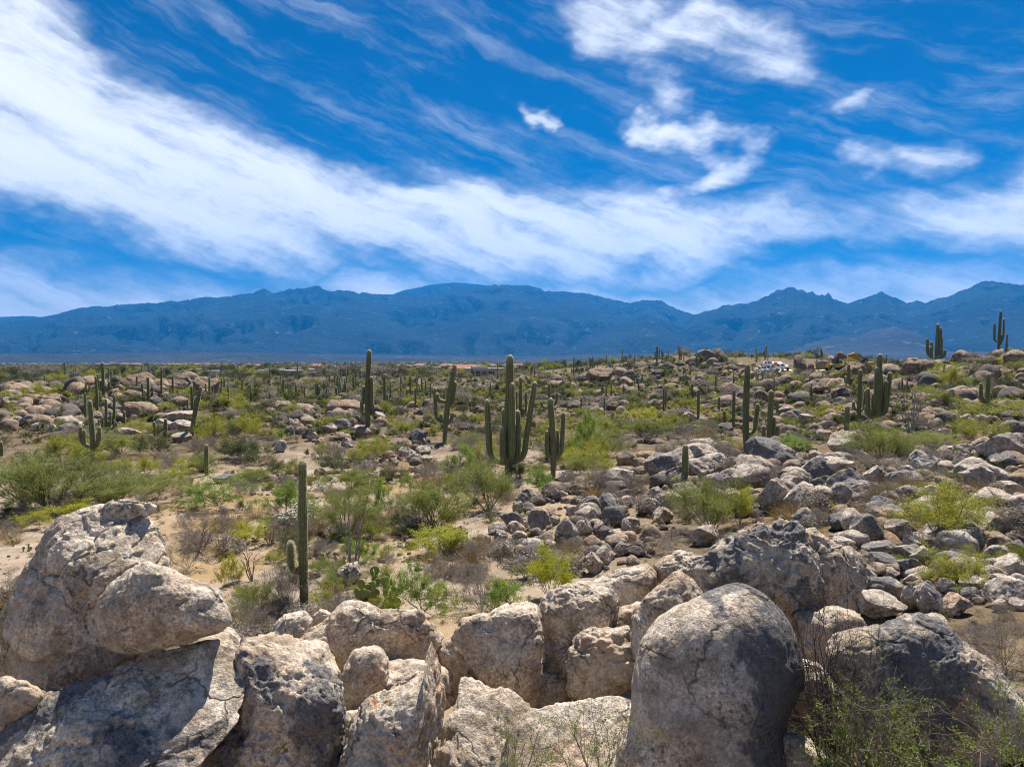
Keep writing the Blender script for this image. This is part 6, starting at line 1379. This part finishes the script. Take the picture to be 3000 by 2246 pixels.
def excavator():
    h_ = hit(2536, 1082); root = ob('excavator', None, loc=h_[0] + np.array([0, 0, .1]), rot=(0, 0, math.radians(185)))
    for s in (-1, 1):
        b = MB(); b.prism([(-1.9, .35), (-1.6, .05), (1.6, .05), (1.9, .35), (1.6, .8), (-1.6, .8)], s * 1.05 - .28, s * 1.05 + .28); ob('track', b.mesh('track', M_STEEL), root)
    b = MB(); b.prism([(-2.2, 1.0), (1.2, 1.0), (1.2, 1.9), (-2.0, 2.0)], -1.2, 1.2); ob('body', b.mesh('body', M_YEL), root)
    b = MB(); b.box((.7, .7, 2.4), (1.2, .95, 1.4), taper=.9); ob('cab', b.mesh('cab', M_GLASS), root)
    b = MB(); b.prism([(.9, 1.7), (1.3, 1.7), (3.2, 4.2), (5.2, 3.7), (5.25, 4.0), (3.1, 4.65)], -.22, .22); ob('boom', b.mesh('boom', M_YEL), root)
    b = MB(); b.prism([(5.0, 4.1), (5.4, 4.0), (5.1, 1.4), (4.8, 1.5)], -.17, .17); ob('stick', b.mesh('stick', M_YEL), root)
    b = MB(); b.prism([(4.6, 1.5), (5.3, 1.5), (5.1, .7), (4.4, .6), (4.9, 1.0)], -.5, .5); ob('bucket', b.mesh('bucket', M_STEEL), root)
    tag(root, 'yellow excavator with its boom raised against the blue hills', 'excavator')
excavator()

# ------------------------------------------------------------------ houses on the plain
M_STUC = [plainmat('stucco_%d' % i, c, tuple(v * .85 for v in c), .4, .9) for i, c in enumerate([(.42, .30, .21), (.5, .4, .31), (.34, .25, .19), (.55, .47, .4)])]
M_TILE = plainmat('clay_tile', (.20, .09, .055), (.28, .14, .09), .5, .8); M_FLAT = plainmat('flat_roof', (.28, .26, .24), (.4, .38, .36), .3, .8); M_SHED = plainmat('dark_cladding', (.05, .045, .045), (.09, .08, .075), .5, .7)
HM = {}
def house_parts(kind, var):
    if (kind, var) in HM: return HM[(kind, var)]
    rng = np.random.default_rng(var * 7 + len(kind)); L = rng.uniform(15, 24); D_ = rng.uniform(10, 13); H = 3.2; out = []
    wm = M_SHED if kind == 'dark' else M_STUC[var % 4]
    b = MB(); b.box((0, 0, H / 2), (L, D_, H)); b.box((L * .35, -D_ * .4, H * .45), (L * .3, D_ * .4, H * .9)); out.append(('wall', b.mesh('wall', wm)))
    b = MB()
    if kind == 'tile':
        o_ = .6
        V = np.array([(-L / 2 - o_, -D_ / 2 - o_, H), (L / 2 + o_, -D_ / 2 - o_, H), (L / 2 + o_, D_ / 2 + o_, H), (-L / 2 - o_, D_ / 2 + o_, H), (-L / 2 + D_ * .4, 0, H + 2.0), (L / 2 - D_ * .4, 0, H + 2.0)]); b.add(V, [(0, 1, 5, 4), (2, 3, 4, 5), (3, 2, 1, 0)], [(1, 2, 5), (3, 0, 4)])
        b.box((L * .35, -D_ * .55, H * .95), (L * .34, D_ * .5, .35), taper=.8); out.append(('roof', b.mesh('roof', M_TILE)))
    else:
        b.box((0, 0, H + .2), (L + 1.0, D_ + 1.0, .4)); b.box((-L * .15, 0, H + .8), (L * .4, D_ * .6, .8)); out.append(('roof', b.mesh('roof', M_FLAT if kind == 'flat' else M_SHED)))
    for x in np.linspace(-L * .4, L * .1, 4):
        b = MB(); b.box((x, -D_ / 2 - .02, 1.6), (1.9, .12, 1.5)); out.append(('window', b.mesh('window', M_GLASS)))
    b = MB(); b.box((L * .2 - .6, -D_ / 2 - .03, 1.1), (1.1, .12, 2.2)); out.append(('door', b.mesh('door', M_SHED)))
    HM[(kind, var)] = out; return out
HS = [(300, 1072, 'tile', 0), (335, 1070, 'tile', 1), (368, 1071, 'tile', 2), (398, 1072, 'tile', 3), (452, 1073, 'flat', 0), (495, 1073, 'tile', 0), (522, 1072, 'tile', 1), (548, 1073, 'tile', 2), (575, 1073, 'tile', 3), (602, 1073, 'tile', 0), (628, 1074, 'tile', 1), (205, 1070, 'flat', 1), (95, 1069, 'tile', 2), (60, 1069, 'flat', 2), (690, 1077, 'flat', 3), (805, 1080, 'dark', 0), (640, 1094, 'dark', 1), (590, 1106, 'flat', 1), (820, 1105, 'flat', 2), (880, 1099, 'flat', 0), (980, 1084, 'flat', 1), (1015, 1084, 'dark', 2),
      (1110, 1087, 'flat', 2), (1255, 1089, 'flat', 3), (1310, 1081, 'tile', 1), (1345, 1082, 'tile', 2), (1365, 1096, 'tile', 3), (1375, 1087, 'tile', 0), (1405, 1090, 'flat', 1), (1440, 1084, 'tile', 1), (1470, 1092, 'flat', 2), (1530, 1084, 'tile', 3), (1500, 1080, 'tile', 0), (1580, 1085, 'flat', 0), (1420, 1102, 'flat', 3), (740, 1078, 'tile', 0), (930, 1081, 'tile', 2), (1180, 1082, 'tile', 3), (1235, 1079, 'tile', 1), (165, 1071, 'tile', 3)]
HL = {'tile': ('red tiled house', 'tiled houses'), 'flat': ('low flat roofed pale house', 'flat roofed houses'), 'dark': ('long dark flat roofed house', 'dark flat houses')}
for i, (px, py, kind, var) in enumerate(HS):
    h_ = hit(px, py)
    if h_ is None: continue
    root = ob('house', None, loc=h_[0], rot=(0, 0, math.radians((i * 37) % 30 - 15)))
    for nm, me in house_parts(kind, var): ob(nm, me, root)
    where = 'on the plain behind the boulder ridge' if px < 620 else ('on the plain past the sandy path' if px < 960 else ('on the plain left of the candelabra saguaro' if px < 1480 else 'on the plain at the foot of the road hill'))
    tag(root, describe('far ' + HL[kind][0], px, py), 'house', HL[kind][1])
# the far town: tiny pale buildings under the mountains, one mass
tb = MB(); rt = np.random.default_rng(3)
for _ in range(420):
    az = rt.uniform(-.7, .45); r = rt.uniform(2400, 5600); x, y = r * math.sin(az), r * math.cos(az); w = rt.uniform(9, 26)
    tb.box((x, y, gz(x, y) + 2.4), (w, w * .7, rt.uniform(4, 6.5)))
tag(ob('far_town', tb.mesh('far_town', M_FLAT)), 'pale specks of the far town below the mountains', kind='stuff')
# tall dark trees between the far houses
